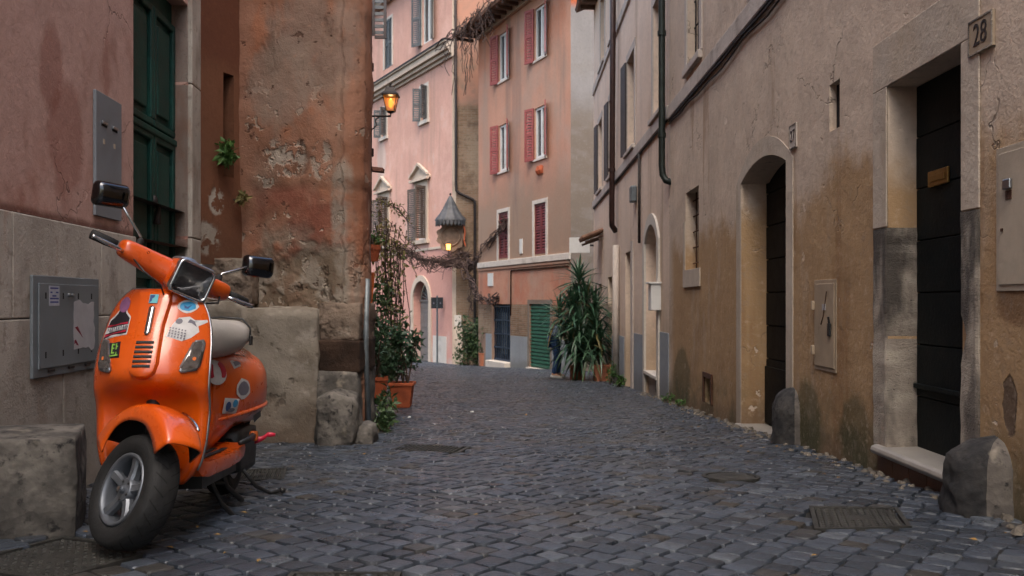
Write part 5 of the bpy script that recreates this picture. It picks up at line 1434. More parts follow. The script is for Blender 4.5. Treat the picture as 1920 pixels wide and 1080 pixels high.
    lay = [([(.062, .716), (.118, .700), (.145, .712), (.168, .735), (.162, .755), (.190, .772), (.186, .780), (.150, .776), (.130, .790), (.095, .785), (.078, .762)], X['st_white']),
           ([(.132, .780), (.185, .777), (.150, .770), (.158, .752), (.140, .766), (.126, .768)], X['st_grey']), (ell(.098, .772, .012, .010), X['st_grey'])]
    for r_ in range(4):
        for c_ in range(6): lay.append((ell(.072 + c_ * .0105 + r_ * .001, .720 + r_ * .0095 - c_ * .0022, .0034, .0034, 5), X['st_grey']))
    sticker('sticker', lay, leg, 'white sticker with dotted rows and a pointed beak shape')
    # ---- front wheel, fork and fender (turned with the bars)
    def wheel(c, xf, par_name):
        pr = [(.131, -.038), (.140, -.050), (.168, -.0555), (.188, -.055), (.203, -.046), (.211, -.027), (.2135, 0), (.211, .027), (.203, .046), (.188, .055), (.168, .0555), (.140, .050), (.131, .040)]
        w = B(MB().lathe(pr, c=c, axis='Y', n=56), par_name, X['rubber'], T, xf=xf)
        gr = MB()
        for k in range(26):
            a = 2 * math.pi * k / 26
            for s in (-1, 1):
                pts = []
                for i, (yy, rad) in enumerate(((.006, .2137), (.020, .2126), (.034, .2085), (.045, .2040))):
                    b = a + s * .0 + i * .055 + (0 if s > 0 else .12)
                    pts.append((b, yy * s, rad + .0008))
                q = []
                for b, yy, rad in pts: q.append((c[0] + rad * math.cos(b), c[1] + yy, c[2] + rad * math.sin(b)))
                for b, yy, rad in reversed(pts): q.append((c[0] + rad * math.cos(b + .022), c[1] + yy, c[2] + rad * math.sin(b + .022)))
                m = len(pts); gr.add(q, [(i, i + 1, 2 * m - 2 - i, 2 * m - 1 - i) for i in range(m - 1)])
        B(gr, 'tread_groove', X['dark'], w, xf=xf)
        B(MB().lathe([(.133, -.036), (.135, -.049), (.127, -.052), (.119, -.046), (.116, -.030), (.116, .030), (.120, .050), (.133, .050)], c=c, axis='Y', n=48), 'rim', X['alloy'], w, xf=xf)
        for k in range(5):
            a = 2 * math.pi * k / 5 + .35; e = Vector((math.cos(a), 0, math.sin(a))); f = Vector((-math.sin(a), 0, math.cos(a))); yv = Vector((0, 1, 0)); cc = Vector(c)
            rg = []
            for rad, hwid, y0, y1 in ((.028, .020, -.036, -.004), (.06, .018, -.034, -.008), (.09, .018, -.036, -.012), (.118, .021, -.042, -.016)):
                p = cc + e * rad
                rg.append([p + f * hwid + yv * (y0 + .008), p + f * hwid * .6 + yv * y0, p - f * hwid * .6 + yv * y0, p - f * hwid + yv * (y0 + .008), p - f * hwid + yv * y1, p + f * hwid + yv * y1])
            B(MB().loft(rg), 'spoke', X['alloy'], w, xf=xf, smooth='auto')
            q = cc + e * .036 + f * 0
            B(MB().lathe([(.0055, 0), (.0055, -.005), (.0001, -.006)], c=(cc + (e * math.cos(.63) + f * math.sin(.63)) * .034 + yv * -.036)[:], axis='Y', n=8), 'wheel_bolt', X['blk_plastic'], w, xf=xf)
        B(MB().lathe([(.046, .0), (.046, -.030), (.040, -.038), (.016, -.040), (.014, -.050), (.0001, -.052)], c=c, axis='Y', n=24), 'hub', X['alloy'], w, xf=xf, smooth='auto')
        B(MB().lathe([(.012, -.050), (.012, -.058), (.0001, -.060)], c=c, axis='Y', n=12), 'axle_nut', X['chrome'], w, xf=xf, smooth='auto')
        B(MB().lathe([(.105, .012), (.105, .018), (.03, .018), (.03, .012)], c=c, axis='Y', n=32), 'brake_disc', X['blk_plastic'], w, xf=xf)
        return w
    AX = (.70, 0, .213)
    WS = lambda c: Matrix.Translation(c) @ Matrix.Diagonal((.965, 1.05, .965, 1)) @ Matrix.Translation(-Vector(c))
    wheel(AX, ST @ WS(AX), 'front_wheel')
    rear = wheel((-.58, 0, .213), WS((-.58, 0, .213)), 'rear_wheel')
    B(MB().tube([(.70, .075, .213), (.62, .085, .30), (.53, .07, .45), (.46, .03, .62)], [.026, .03, .03, .026], 10).tube([(.70, .05, .213), (.70, .085, .213)], .024, 10), 'fork', X['blk_plastic'], xf=ST)
    rings = []; nphi = 30
    for k in range(nphi + 1):
        f = k / nphi; ph = R(45 + 109 * f); e = Vector((math.cos(ph), 0, math.sin(ph)))
        W = .087 * (1 - .15 * (1 - f) ** 3) * (1 - .10 * f ** 4); top = .306 + .012 * math.sin(math.pi * f)
        low = .252 - .030 * max(0, 1 - f * 3.2) - .050 * max(0, (f - .62) / .38) ** 1.5 - .012 * math.sin(math.pi * min(1, f * 1.3))
        c = Vector(AX); ring = []
        sec = [(-1.0, low), (-1.0, low + (.272 - low) * .5), (-.985, .278)] + [(math.sin(R(a)), .278 + (top - .278) * math.cos(R(a)) ** .8) for a in (-70, -52, -36, -20, -8, 0, 8, 20, 36, 52, 70)] + [(.985, .278), (1.0, low + (.272 - low) * .5), (1.0, low)]
        for yy, rad in sec: ring.append(c + e * rad + Vector((0, W * yy, 0)))
        rings.append(ring)
    fen = B(MB().loft(rings, cap=False, closed=False), 'front_fender', [OR, X['blk_plastic']], xf=ST)
    sd = fen.modifiers.new('thick', 'SOLIDIFY'); sd.thickness = .006; sd.material_offset = 1; sd.material_offset_rim = 0
    def fend(f, a, o): 
        ph = R(45 + 109 * f); e = Vector((math.cos(ph), 0, math.sin(ph))); top = .306 + .012 * math.sin(math.pi * f)
        return Vector(AX) + e * (.278 + (top - .278) * math.cos(R(a)) ** .8 + o * math.cos(R(a))) + Vector((0, (.090 + o) * math.sin(R(a)), 0))
    rings = []
    for k in range(12):
        f = .16 + .26 * k / 11; w = 7 * math.sin(math.pi * (k + .6) / 12.2) + 2
        rings.append([fend(f, 44 - w, .001), fend(f, 44 - w * .6, .009), fend(f, 44 + w * .6, .009), fend(f, 44 + w, .001)])
    B(MB().loft(rings), 'fender_crest', X['chrome'], fen, xf=ST)
    # ---- handlebar head
    st = [(-.250, .335, 1.000, .022, .024), (-.240, .336, 1.0, .034, .035), (-.21, .342, .998, .039, .039), (-.16, .355, .992, .043, .042), (-.11, .368, .986, .048, .046), (-.06, .383, .977, .060, .053), (0, .390, .972, .070, .060)]
    st = st + [(-y, x, z, a, b) for y, x, z, a, b in reversed(st[:-1])]
    rings = [[Vector((x + a * math.copysign(abs(math.cos(t)) ** .8, math.cos(t)), y, z + b * math.copysign(abs(math.sin(t)) ** .8, math.sin(t)))) for t in [2 * math.pi * i / 24 for i in range(24)]] for y, x, z, a, b in st]
    head = B(MB().loft(rings), 'handlebar_cover', OR, xf=HS, sub=1)
    B(MB().loft([[Vector((.385 + dx + a * math.cos(t), b * math.sin(t), z)) for t in [2 * math.pi * i / 20 for i in range(20)]] for z, dx, a, b in ((.955, 0, .075, .062), (.92, .010, .062, .052), (.885, .018, .058, .048), (.85, .02, .062, .054))]), 'steering_neck', OR, xf=HS)
    # headlamp: rounded box facing forward, chrome bezel, glass
    def rrect(hy, hz, r, n=6):
        p = []
        for cy, cz, a0 in ((hy - r, hz - r, 0), (-hy + r, hz - r, 90), (-hy + r, -hz + r, 180), (hy - r, -hz + r, 270)):
            p += [(cy + r * math.cos(R(a0 + 90 * i / n)), cz + r * math.sin(R(a0 + 90 * i / n))) for i in range(n + 1)]
        return p
    HL = Matrix.Translation((.405, 0, .980)) @ Matrix.Rotation(R(6), 4, 'Y')
    def lamp_rings(spec): return [[HL @ Vector((x, y * (1 - .0), z)) for y, z in rrect(hy, hz, r)] for x, hy, hz, r in spec]
    B(MB().loft(lamp_rings([(-.02, .072, .058, .030), (.055, .080, .064, .026), (.072, .081, .065, .026)])), 'lamp_housing', OR, xf=HS, smooth='auto')
    lb = B(MB().loft(lamp_rings([(.066, .083, .067, .026), (.084, .084, .068, .026), (.092, .079, .063, .022), (.088, .072, .056, .018), (.074, .070, .054, .016)]), cap=False), 'headlamp', X['chrome'], xf=HS)
    B(MB().loft(lamp_rings([(.078, .071, .055, .016), (.076, .05, .04, .014), (.060, .03, .026, .012), (.052, .006, .006, .003)]), cap=True), 'reflector', X['reflector'], lb, xf=HS)
    B(MB().loft(lamp_rings([(.079, .071, .055, .016), (.086, .069, .053, .016), (.090, .05, .036, .014), (.091, .01, .008, .004)])), 'lamp_glass', X['lens'], lb, xf=HS)
    B(MB().lathe([(.012, -.02), (.011, .018), (.001, .022)], n=16), 'bulb', X['chrome'], lb, xf=HS @ HL @ Matrix.Translation((.055, 0, 0)) @ Matrix.Rotation(R(90), 4, 'Y'))
    B(MB().lathe([(.055, 0), (.050, .010), (.03, .016), (.001, .018)], n=24), 'speedometer', X['chrome_dull'], xf=HS @ Matrix.Translation((.375, 0, 1.036)) @ Matrix.Rotation(R(-14), 4, 'Y'))
    for s in (-1, 1):
        B(MB().tube([(.335, s * .262, 1.0), (.326, s * .30, 1.001), (.318, s * .358, 1.002)], [.017, .019, .0185], 14), 'grip', X['rubber'], xf=HS)
        B(MB().tube([(.345, s * .225, .985), (.375, s * .265, .985), (.375, s * .33, .988), (.362, s * .36, .992), (.358, s * .368, .992)], [.007, .008, .0075, .006, .010], 9), 'brake_lever', X['chrome'], xf=HS)
        B(MB().lathe([(.014, 0), (.013, .03), (.008, .038)], c=(.338, s * .185, 1.022), n=14), 'mirror_mount', X['rubber'], xf=HS)
        B(MB().tube([(.338, s * .185, 1.045), (.338, s * .19, 1.065), (.335, s * .235, 1.095), (.328, s * .325, 1.160)], .0055, 8), 'mirror_stem', X['chrome'], xf=HS)
        mm = Matrix.Translation((.322, s * .350, 1.160)) @ Matrix.Rotation(R(s * -8), 4, 'Z') @ Matrix.Rotation(R(16), 4, 'X') @ Matrix.Scale(1.18, 4)
        def mr(spec): return [[Vector((x, y, z)) for y, z in rrect(hy, hz, r)] for x, hy, hz, r in spec]
        mo = B(MB().loft(mr([(.030, .018, .010, .008), (.026, .040, .024, .018), (.016, .054, .033, .018), (0, .060, .038, .018), (-.010, .060, .038, .018)])), 'mirror', X['mirror_back'], xf=HS @ mm)
        B(MB().loft(mr([(-.0105, .056, .034, .016), (-.0125, .055, .033, .016)])), 'mirror_glass', X['chrome'], mo, xf=HS @ mm, smooth=False)
    B(MB().lathe([(.006, 0), (.006, .003)], n=10), 'cover_screw', X['dark'], head, xf=HS @ Matrix.Translation((.404, -.17, 1.012)) @ Matrix.Rotation(R(60), 4, 'Y'))
    for s in (-1, 1):
        B(MB().tube([(.372, s * .20, .975), (.43, s * .17, .94), (.455, s * .10, .915), (.43, s * .05, .88)], .0035, 6), 'cable', X['blk_plastic'], xf=HS)
    # ---- floor
    def floor_ring(x, w, zt): return [(x, -w, zt - .055), (x, -w - .006, zt - .02), (x, -w, zt), (x, -w * .6, zt + .004), (x, w * .6, zt + .004), (x, w, zt), (x, w + .006, zt - .02), (x, w, zt - .055)]
    fl = B(MB().loft([floor_ring(x, w, z) for x, w, z in ((.46, .150, .30), (.43, .165, .268), (.36, .172, .258), (.05, .176, .255), (-.12, .180, .262), (-.22, .178, .275))]), 'floor_board', OR, smooth='auto')
    for y in (-.12, -.075, .075, .12):
        B(MB().box((-.10, y - .012, .2615), (.30, y + .012, .2665)), 'rubber_strip', X['rubber'], fl, smooth=False)
    B(MB().box((-.28, -.13, .15), (.30, .13, .205)), 'underside', X['blk_plastic'], smooth=False)
    B(MB().loft([[(x, w * math.copysign(abs(math.cos(t)) ** .6, math.cos(t)), z0 + (z1 - z0) * (.5 + .5 * math.copysign(abs(math.sin(t)) ** .7, math.sin(t)))) for t in [2 * math.pi * i / 20 for i in range(20)]] for x, w, z0, z1 in ((.425, .10, .24, .50), (.40, .09, .24, .42), (.30, .06, .24, .32), (.10, .055, .24, .30), (-.05, .07, .24, .33))]), 'centre_tunnel', OR)
    # ---- rear body and cowls
    def rb(x, w, z0, z1, n=28, e=.62):
        return [Vector((x, w * math.copysign(abs(math.cos(t)) ** e, math.cos(t)) * (1 - .16 * max(0, math.sin(t))), (z0 + z1) / 2 + (z1 - z0) / 2 * math.copysign(abs(math.sin(t)) ** .75, math.sin(t)))) for t in [2 * math.pi * i / n for i in range(n)]]
    body = B(MB().loft([rb(*q) for q in ((.02, .05, .26, .50), (.01, .080, .25, .60), (-.03, .092, .25, .66), (-.12, .112, .26, .685), (-.25, .138, .30, .695), (-.42, .165, .345, .70), (-.58, .168, .385, .70), (-.70, .140, .43, .69), (-.77, .100, .47, .67), (-.795, .05, .50, .64))]), 'rear_body', OR)
    CW = [(-.79, .09), (-.76, .135), (-.70, .175), (-.62, .198), (-.52, .203), (-.40, .190), (-.27, .165), (-.15, .135), (-.06, .105), (0, .085)]
    def cowl_pt(x, z, s, o=0.0):
        b = min(1.0, abs(z - .50) / .175)
        return Vector((x, s * (smooth_tab(CW, x, .025) * max(0.0, 1 - b ** 2.6) ** .35 + o), z))
    for s in (-1, 1):
        cw = B(MB().loft([[cowl_pt(-.79 * k / 36, .50 + .175 * math.sin(R(-90 + 180 * i / 26)) * .9995, s) for i in range(27)] for k in range(37)], cap=False, closed=False), 'side_cowl', OR)
        B(MB().tube([cowl_pt(-.06 - .68 * i / 16, .385 + .05 * (i / 16) ** 2 + .012 * math.sin(i / 16 * 3.1), s, .004) for i in range(17)], [.004] + [.010] * 15 + [.004], 8), 'cowl_ridge', OR, cw)
        if s > 0:
            B(patch([(-.36, .352), (-.52, .372), (-.50, .40), (-.34, .385)], lambda a, b: Vector((a, .19, b)), .02), 'cowl_vent', X['blk_plastic'], cw)
    def cpt(a, b, o): return cowl_pt(a, b, 1, o)
    def st2(layers, label):
        first = None
        for k, (poly, mat) in enumerate(layers):
            o = B(patch(poly, lambda a, b, k=k: cpt(a, b, .0035 + .0009 * k)), 'sticker' if first is None else 'print', mat, first or body)
            if first is None: first = o; o['label'] = label
    st2([(ell(-.095, .582, .078, .052, 18), X['st_white']), (ell(-.052, .592, .032, .034), X['st_red']), (ell(-.138, .592, .032, .034), X['st_red']), (ell(-.095, .578, .030, .044), X['st_white'])], 'white and red rounded sticker')
    st2([(ell(-.33, .508, .080, .044, 14, .12, 4), X['st_white']), (ell(-.33, .508, .058, .031, 12, .1, 6), X['st_grey'])], 'grey star-edged sticker')
    st2([(rot(rect(-.29, -.15, .405, .470), (-.22, .44), R(4)), X['st_white']), (ell(-.19, .437, .024, .021), X['st_navy']), (ell(-.25, .447, .024, .017), X['st_blue']), (ell(-.22, .420, .034, .009), X['st_grey'])], 'white sticker with blue figures')
    st2([(rot(rect(-.37, -.25, .603, .637), (-.31, .62), R(-8)), X['st_white']), (rot(rect(-.35, -.27, .611, .629), (-.31, .62), R(-8)), X['st_grey'])], 'small oblong white sticker')
    st2([(ell(-.46, .592, .040, .024), X['st_white'])], 'small round white sticker')
    st2([(ell(-.49, .520, .060, .036), X['st_black']), (ell(-.49, .520, .036, .02), X['st_grey'])], 'dark round sticker')
    # ---- seat
    def seat_ring(x, w, z0, z1): return rb(x, w, z0, z1, 28, .55)
    seat = B(MB().loft([seat_ring(*q) for q in ((.115, .06, .675, .735), (.105, .115, .655, .775), (.07, .150, .640, .798), (-.02, .168, .636, .808), (-.14, .174, .645, .806), (-.28, .168, .660, .800), (-.36, .148, .683, .803), (-.46, .140, .686, .818), (-.56, .122, .69, .822), (-.63, .085, .70, .812), (-.655, .03, .72, .79))]), 'seat', X['seat'], sub=1)
    B(MB().tube([(-.44, .146, .70), (-.445, .143, .78), (-.45, .10, .822), (-.45, 0, .828), (-.45, -.10, .822), (-.445, -.143, .78), (-.44, -.146, .70)], .005, 7), 'seat_strap', X['blk_plastic'], seat)
    B(MB().box((-.47, .140, .70), (-.43, .152, .745)), 'strap_buckle', X['blk_plastic'], seat, smooth=False, bevel=.004)
    B(MB().box((-.815, -.05, .56), (-.785, .05, .62)), 'tail_lamp', X['st_red'], bevel=.008, smooth=False)
    # ---- mechanics
    B(rough_block((-.66, .035, .13), (-.28, .145, .33), .004, 6, .3, 2), 'engine_case', X['blk_plastic'])
    B(MB().tube([(-.30, -.11, .16), (-.45, -.13, .17), (-.74, -.14, .21)], [.03, .055, .05], 14), 'exhaust', X['blk_plastic'])
    B(MB().tube([(-.60, .09, .25), (-.66, .09, .48)], .024, 10), 'shock_absorber', X['blk_plastic'])
    B(rough_block((-.80, -.06, .24), (-.70, .06, .45), .003, 4, .25, 2), 'rear_mudguard', X['blk_plastic'])
    B(MB().tube([(-.10, .10, .19), (-.13, .125, .10), (-.20, .165, .045), (-.235, .17, .030)], .012, 8).tube([(-.10, -.10, .19), (-.14, -.125, .10), (-.22, -.165, .03)], .012, 8).tube([(-.12, .12, .12), (-.12, -.12, .12)], .010, 8), 'centre_stand', X['blk_plastic'])
    B(MB().tube([(.12, .10, .19), (.10, .125, .13), (.06, .15, .06), (.0, .20, -.012), (-.02, .215, -.02)], .010, 8), 'side_stand', X['blk_plastic'])
    B(MB().tube([(-.38, .14, .14), (-.44, .19, .06), (-.50, .25, .02), (-.52, .30, .03)], .009, 8).lathe([(.001, -.014), (.014, -.008), (.014, .008), (.001, .014)], c=(-.52, .305, .03), n=10), 'kick_lever', X['blk_plastic'])
    pg = B(MB().tube([(-.10, .185, .285), (-.20, .20, .29), (-.27, .205, .30)], [.010, .014, .016], 9), 'footpeg', X['blk_plastic'])
    B(MB().lathe([(.018, -.02), (.022, 0), (.018, .02)], c=(-.29, .205, .30), n=12), 'peg_joint', X['orange_worn'], pg)
    B(MB().loft([[(-.31 - .0 , .205 + u, .28 + h - w), (-.33, .205 + u, .28 + h - w), (-.33, .205 + u, .28 + h + w), (-.31, .205 + u, .28 + h + w)] for u, h, w in ((0, .0, .018), (.02, .0, .013), (.045, .010, .009), (.06, .024, .009), (.07, .022, .010), (.095, .022, .006))]), 'peg_lever', X['red_lever'], pg)
    B(MB().tube([(-.12, .06, .22), (-.28, .10, .27)], .02, 8), 'frame_tube', X['blk_plastic'])
    return T
scooter()
# ------------------------------------------------------------------ plants
def add_leaf(mb, p, d, up, L, W):
    d = d.normalized(); s = d.cross(up)
    if s.length < 1e-3: s = d.cross(Vector((1, 0, 0)))
    s.normalize(); n = s.cross(d)
    a = p; b = p + d * L * .45 + s * W / 2 + n * W * .14; c = p + d * L - n * L * .10; e = p + d * L * .45 - s * W / 2 + n * W * .14; m = p + d * L * .5
    mb.add([a, b, c, e, m], [(0, 1, 4), (1, 2, 4), (2, 3, 4), (3, 0, 4)])
def rdir(rg, down=0.0):
    v = Vector((rg.gauss(0, 1), rg.gauss(0, 1), rg.gauss(0, 1) - down)); return v.normalized()
def bushy(name, label, base, shape, n, L, leafmat, seed, stems=5, cat='plant', group=None, down=.0, spread=.1, top=None, pot=None, stemmat=None, lumps=9):
    """stems from the base, leaves gathered in clumps through an ellipsoid (cx,cy,cz,rx,ry,rz)"""
    rg = random.Random(seed); t = empty(name, base, label, cat, group)
    cx, cy, cz, rx, ry, rz = shape; ct = Vector((cx, cy, cz))
    cl = []
    for k in range(lumps):
        v = rdir(rg) * rg.uniform(.35, 1); cl.append((ct + Vector((v.x * rx, v.y * ry, v.z * rz)), rg.uniform(.25, .5)))
    sm = MB()
    for k in range(stems):
        q = rg.choice(cl)[0]; b = Vector(base) + Vector((rg.uniform(-spread, spread), rg.uniform(-spread, spread), 0)); m = b.lerp(q, .5) + Vector((rg.uniform(-.04, .04), rg.uniform(-.04, .04), .02))
        sm.tube([b, m, q], [.011, .008, .004], 5)
    sm.build('stem', stemmat or X['bark'], t)
    mb = MB()
    for k in range(n):
        c, r = rg.choice(cl); v = rdir(rg) * rg.random() ** .6
        p = c + Vector((v.x * rx * r * 1.3, v.y * ry * r * 1.3, v.z * rz * r * 1.3))
        if p.z < Vector(base).z: p.z = Vector(base).z + rg.random() * .1
        l = L * rg.uniform(.6, 1.25); add_leaf(mb, p, rdir(rg, down), rdir(rg), l, l * rg.uniform(.38, .55))
    o = mb.build('foliage', leafmat, t); o['kind'] = 'stuff'
    return t

def square_pot(name, label, c, wt, wb, h, mat, d=None, rim=.03):
    """tapered planter with a rolled rim and soil; d = depth when oblong"""
    x, y, z = c; t = empty(name, c, label, 'plant pot'); k = (d or wt) / wt
    def sq(w, zz): return [(x + sx * w / 2, y + sy * w * k / 2, zz) for sx, sy in ((-1, -1), (1, -1), (1, 1), (-1, 1))]
    MB().loft([sq(wb, z), sq(wt * .95, z + h - rim), sq(wt * .95, z + h - .004), sq(wt * .86, z + h - .004), sq(wb * .9, z + .02)]).build('body', mat, t, bevel=.008)
    mb = MB(); a, b, c2, e = sq(wt * 1.06, z + h - rim), sq(wt * 1.06, z + h), sq(wt * .90, z + h), sq(wt * .90, z + h - rim)
    mb.loft([a, b, c2, e], cap=False); mb.build('rim', mat, t, bevel=.005)
    MB().add(sq(wt * .90, z + h - .03), [(0, 1, 2, 3)]).build('soil', X['soil'], t)
    return t
def round_pot(name, label, c, rt, rb, h, mat):
    t = empty(name, c, label, 'plant pot')
    MB().lathe([(rb, 0), (rt * .93, h - .05), (rt * .93, h - .045), (rt, h - .045), (rt, h), (rt * .88, h), (rt * .85, h - .05)], c=c, n=22).build('body', mat, t, smooth='auto')
    MB().lathe([(rt * .88, h - .03), (.001, h - .02)], c=c, n=16).build('soil', X['soil'], t)
    return t
g = gz(9.8)
square_pot('plant_pot', 'square terracotta pot standing on cobbles right of the vine', (-1.26, 9.8, g), .27, .19, .285, X['terracotta'])
bushy('potted_shrub', 'dark leafy shrub growing in the square terracotta pot', (-1.26, 9.8, g + .26), (-1.25, 9.82, g + .66, .24, .24, .34), 620, .085, X['leaf_dark'], 3, 8, spread=.08, down=.25, lumps=13)
g = gz(10.7)
round_pot('plant_pot', 'round terracotta pot half hidden behind the foliage at the corner', (-1.70, 10.7, g), .155, .11, .32, X['terracotta'])
bushy('potted_shrub', 'dense shrub in the round pot behind the corner foliage', (-1.70, 10.7, g + .3), (-1.66, 10.7, g + .72, .30, .28, .42), 700, .08, X['leaf_dark'], 4, 7, spread=.08, down=.3, lumps=12)
# climbing vine beyond the corner
def vine():
    rg = random.Random(9); t = empty('climbing_vine', (-1.9, 12, gz(12)), 'tangled climbing vine hanging down the lane wall beyond the corner', 'plant')
    sm = MB(); mb = MB(); y0 = 12.0
    for k in range(28):
        x = rg.uniform(-2.03, -1.55) + .10; ztop = 1.85 - .9 * max(0, (x + 2.0)) + rg.uniform(-.4, .3); zb = ztop - rg.uniform(.8, 2.6); zb = max(zb, gz(12) + .1)
        y = y0 + rg.uniform(-.8, .8); path = []; n = 12
        for i in range(n + 1):
            z = ztop + (zb - ztop) * i / n
            path.append(Vector((x + .10 * mnoise.noise(Vector((k, z * 1.2, 0))), y + .1 * mnoise.noise(Vector((k, z * 1.2, 5))), z)))
        sm.tube(path, .006, 4)
        den = int(22 * (ztop - zb) * (1.0 if x < -1.72 else .4))
        for i in range(den):
            q = rg.random() * n; a = path[int(q)].lerp(path[min(int(q) + 1, n)], q % 1)
            l = rg.uniform(.05, .11); add_leaf(mb, a + rdir(rg) * .06, rdir(rg, .7), rdir(rg), l, l * .5)
    for k in range(14):     # bare runners at the top, arching out over the lane
        x = rg.uniform(-2.0, -1.7); z = rg.uniform(1.4, 2.2); p = [Vector((x, y0, z))]
        for i in range(8): p.append(p[-1] + Vector((rg.uniform(.0, .09), rg.uniform(-.1, .1), rg.uniform(-.03, .05) - .012 * i)))
        sm.tube(p, .005, 4)
        for i in range(18):
            a = rg.choice(p); l = rg.uniform(.04, .07); add_leaf(mb, a + rdir(rg) * .05, rdir(rg, .7), rdir(rg), l, l * .5)
    sm.build('stem', X['twig'], t); o = mb.build('foliage', X['leaf_vine'], t); o['kind'] = 'stuff'
vine()
bushy('ivy_bush', 'dark ivy bush at the foot of the climbing vine', (-1.78, 11.4, gz(11.4)), (-1.74, 11.4, .15, .26, .5, .75), 1100, .085, X['leaf_mid'], 14, 6, lumps=16, down=.4)
round_pot('plant_pot', 'terracotta pot fixed high on the corner beside the brown pipe', (-1.30, 7.9, 1.05), .085, .06, .15, X['terracotta'])
bushy('potted_shrub', 'small green sprout in the high corner pot', (-1.30, 7.9, 1.17), (-1.30, 7.9, 1.27, .08, .08, .08), 60, .06, X['leaf_weed'], 15, 4, spread=.03)
t = empty('hanging_strip', (-1.325, 7.9, .1), 'mottled orange strip hanging under the high corner pot', 'strip')
MB().loft([[(-1.345 + .012 * math.sin(z * 9), 7.92, z), (-1.290 + .015 * math.sin(z * 7 + 1), 7.92, z), (-1.290 + .015 * math.sin(z * 7 + 1), 7.93, z), (-1.345 + .012 * math.sin(z * 9), 7.93, z)] for z in [.95 - .05 * k for k in range(24)]]).build('cloth', X['orange_worn'], t)
for k, (x, y, hgt, sd) in enumerate(((-1.10, 7.1, .26, 21), (-1.05, 6.85, .12, 22), (-1.12, 7.5, .45, 23))):
    bushy('weed', ('fern growing behind the grey pole', 'low weed at the foot of the grey pole', 'tall fern between pole and round pot')[k], (x, y, gz(y)), (x, y, gz(y) + hgt / 2, .12, .14, hgt / 2), 90, .07, X['leaf_mid'], sd, 4, cat='weed', down=.2)
bushy('wall_fern', 'green fern growing out of the narrow slit in the brown wall', (-2.15, 6.38, 1.70), (-2.12, 6.33, 1.80, .05, .06, .12), 130, .075, X['leaf_weed'], 31, 4, cat='weed', down=.3, spread=.02)
bushy('wall_fern', 'dry tuft on the corner wall under the fern', (-2.07, 6.50, 1.42), (-2.06, 6.46, 1.46, .05, .04, .05), 60, .05, X['leaf_vine'], 32, 5, cat='weed', spread=.01)
for k, (u, o, hgt, sd) in enumerate(((16.0, .16, .42, 41), (14.9, .14, .20, 42), (10.55, .06, .12, 43), (9.9, .04, .07, 44))):
    c = RF.P(u, gz(u), o)
    bushy('weed', ('tall weed beside the planter at the cream wall', 'low weed in front of the brown doorway', 'small weed at the end of the ochre wall', 'tiny weed at the mossy foot of the ochre wall')[k], c[:], (c.x, c.y, c.z + hgt / 2, .10, .14, hgt / 2), 110, .07 if k < 2 else .045, X['leaf_weed'], sd, 4, cat='weed', down=.1)
# bush by the shrine and its pot
bushy('street_bush', 'leafy green bush against the brick wall under the shrine', (-1.62, 33.4, gz(33.4)), (-1.55, 33.3, -.75, .58, .45, 1.1), 2200, .14, X['leaf_mid'], 51, 9, lumps=22, spread=.2)
round_pot('plant_pot', 'terracotta pot beside the blue gate', (-1.10, 32.6, gz(32.6)), .18, .13, .50, X['terracotta_pale'])
bushy('potted_shrub', 'thin plant in the pot beside the blue gate', (-1.10, 32.6, gz(32.6) + .46), (-1.10, 32.6, gz(32.6) + .9, .2, .2, .5), 160, .11, X['leaf_mid'], 52, 4, spread=.05)

# bare creeper strung along the end walls
def creeper():
    rg = random.Random(61); t = empty('bare_creeper', (-2.0, 34, 1.0), 'bare brown creeper strung from the vine across to the brick wall', 'plant')
    def strand(name, pts, n, r, amp, hang):
        mb = MB()
        for k in range(n):
            ph = rg.uniform(0, 50); path = []; m = 26
            for i in range(m + 1):
                q = i / m * (len(pts) - 1); j = min(int(q), len(pts) - 2); v = Vector(pts[j]).lerp(Vector(pts[j + 1]), q - j)
                v += Vector((amp * mnoise.noise(Vector((ph, i * .35, 0))), .12 * mnoise.noise(Vector((ph, i * .3, 3))), amp * mnoise.noise(Vector((ph, i * .35, 7)))))
                path.append(v)
            mb.tube(path, r * rg.uniform(.5, 1.1), 4)
            for i in range(hang):
                a = rg.choice(path); b = a + Vector((rg.uniform(-.25, .25), 0, rg.uniform(-.35, .2))); mb.tube([a, a.lerp(b, .5) + Vector((rg.uniform(-.06, .06), 0, rg.uniform(-.06, .06))), b], r * .45, 3)
        mb.build(name, X['twig'], t)
    strand('branch', [(-4.6, 34.3, 2.9), (-4.0, 34.3, 2.55), (-3.3, 34.3, 2.2), (-2.5, 34.25, 2.35), (-1.8, 34.3, 2.6)], 20, .022, .55, 10)
    strand('branch', [(-2.4, 34.3, 2.5), (-1.9, 34.2, 2.1), (-1.55, 33.8, 2.2), (-1.0, 32.4, 2.7), (-.35, 30.7, 3.35), (-.15, 30.3, 3.6)], 14, .021, .4, 10)
    strand('branch', [(-1.9, 34.2, 2.3), (-1.6, 33.6, 1.4), (-1.2, 32.5, .8), (-.7, 31.2, .75), (-.5, 31.0, .85)], 5, .030, .35, 5)
    strand('branch', [(-1.9, 34.3, 2.2), (-1.7, 34.3, 1.6), (-1.62, 34.2, .2)], 4, .022, .25, 4)
    return t
creeper()
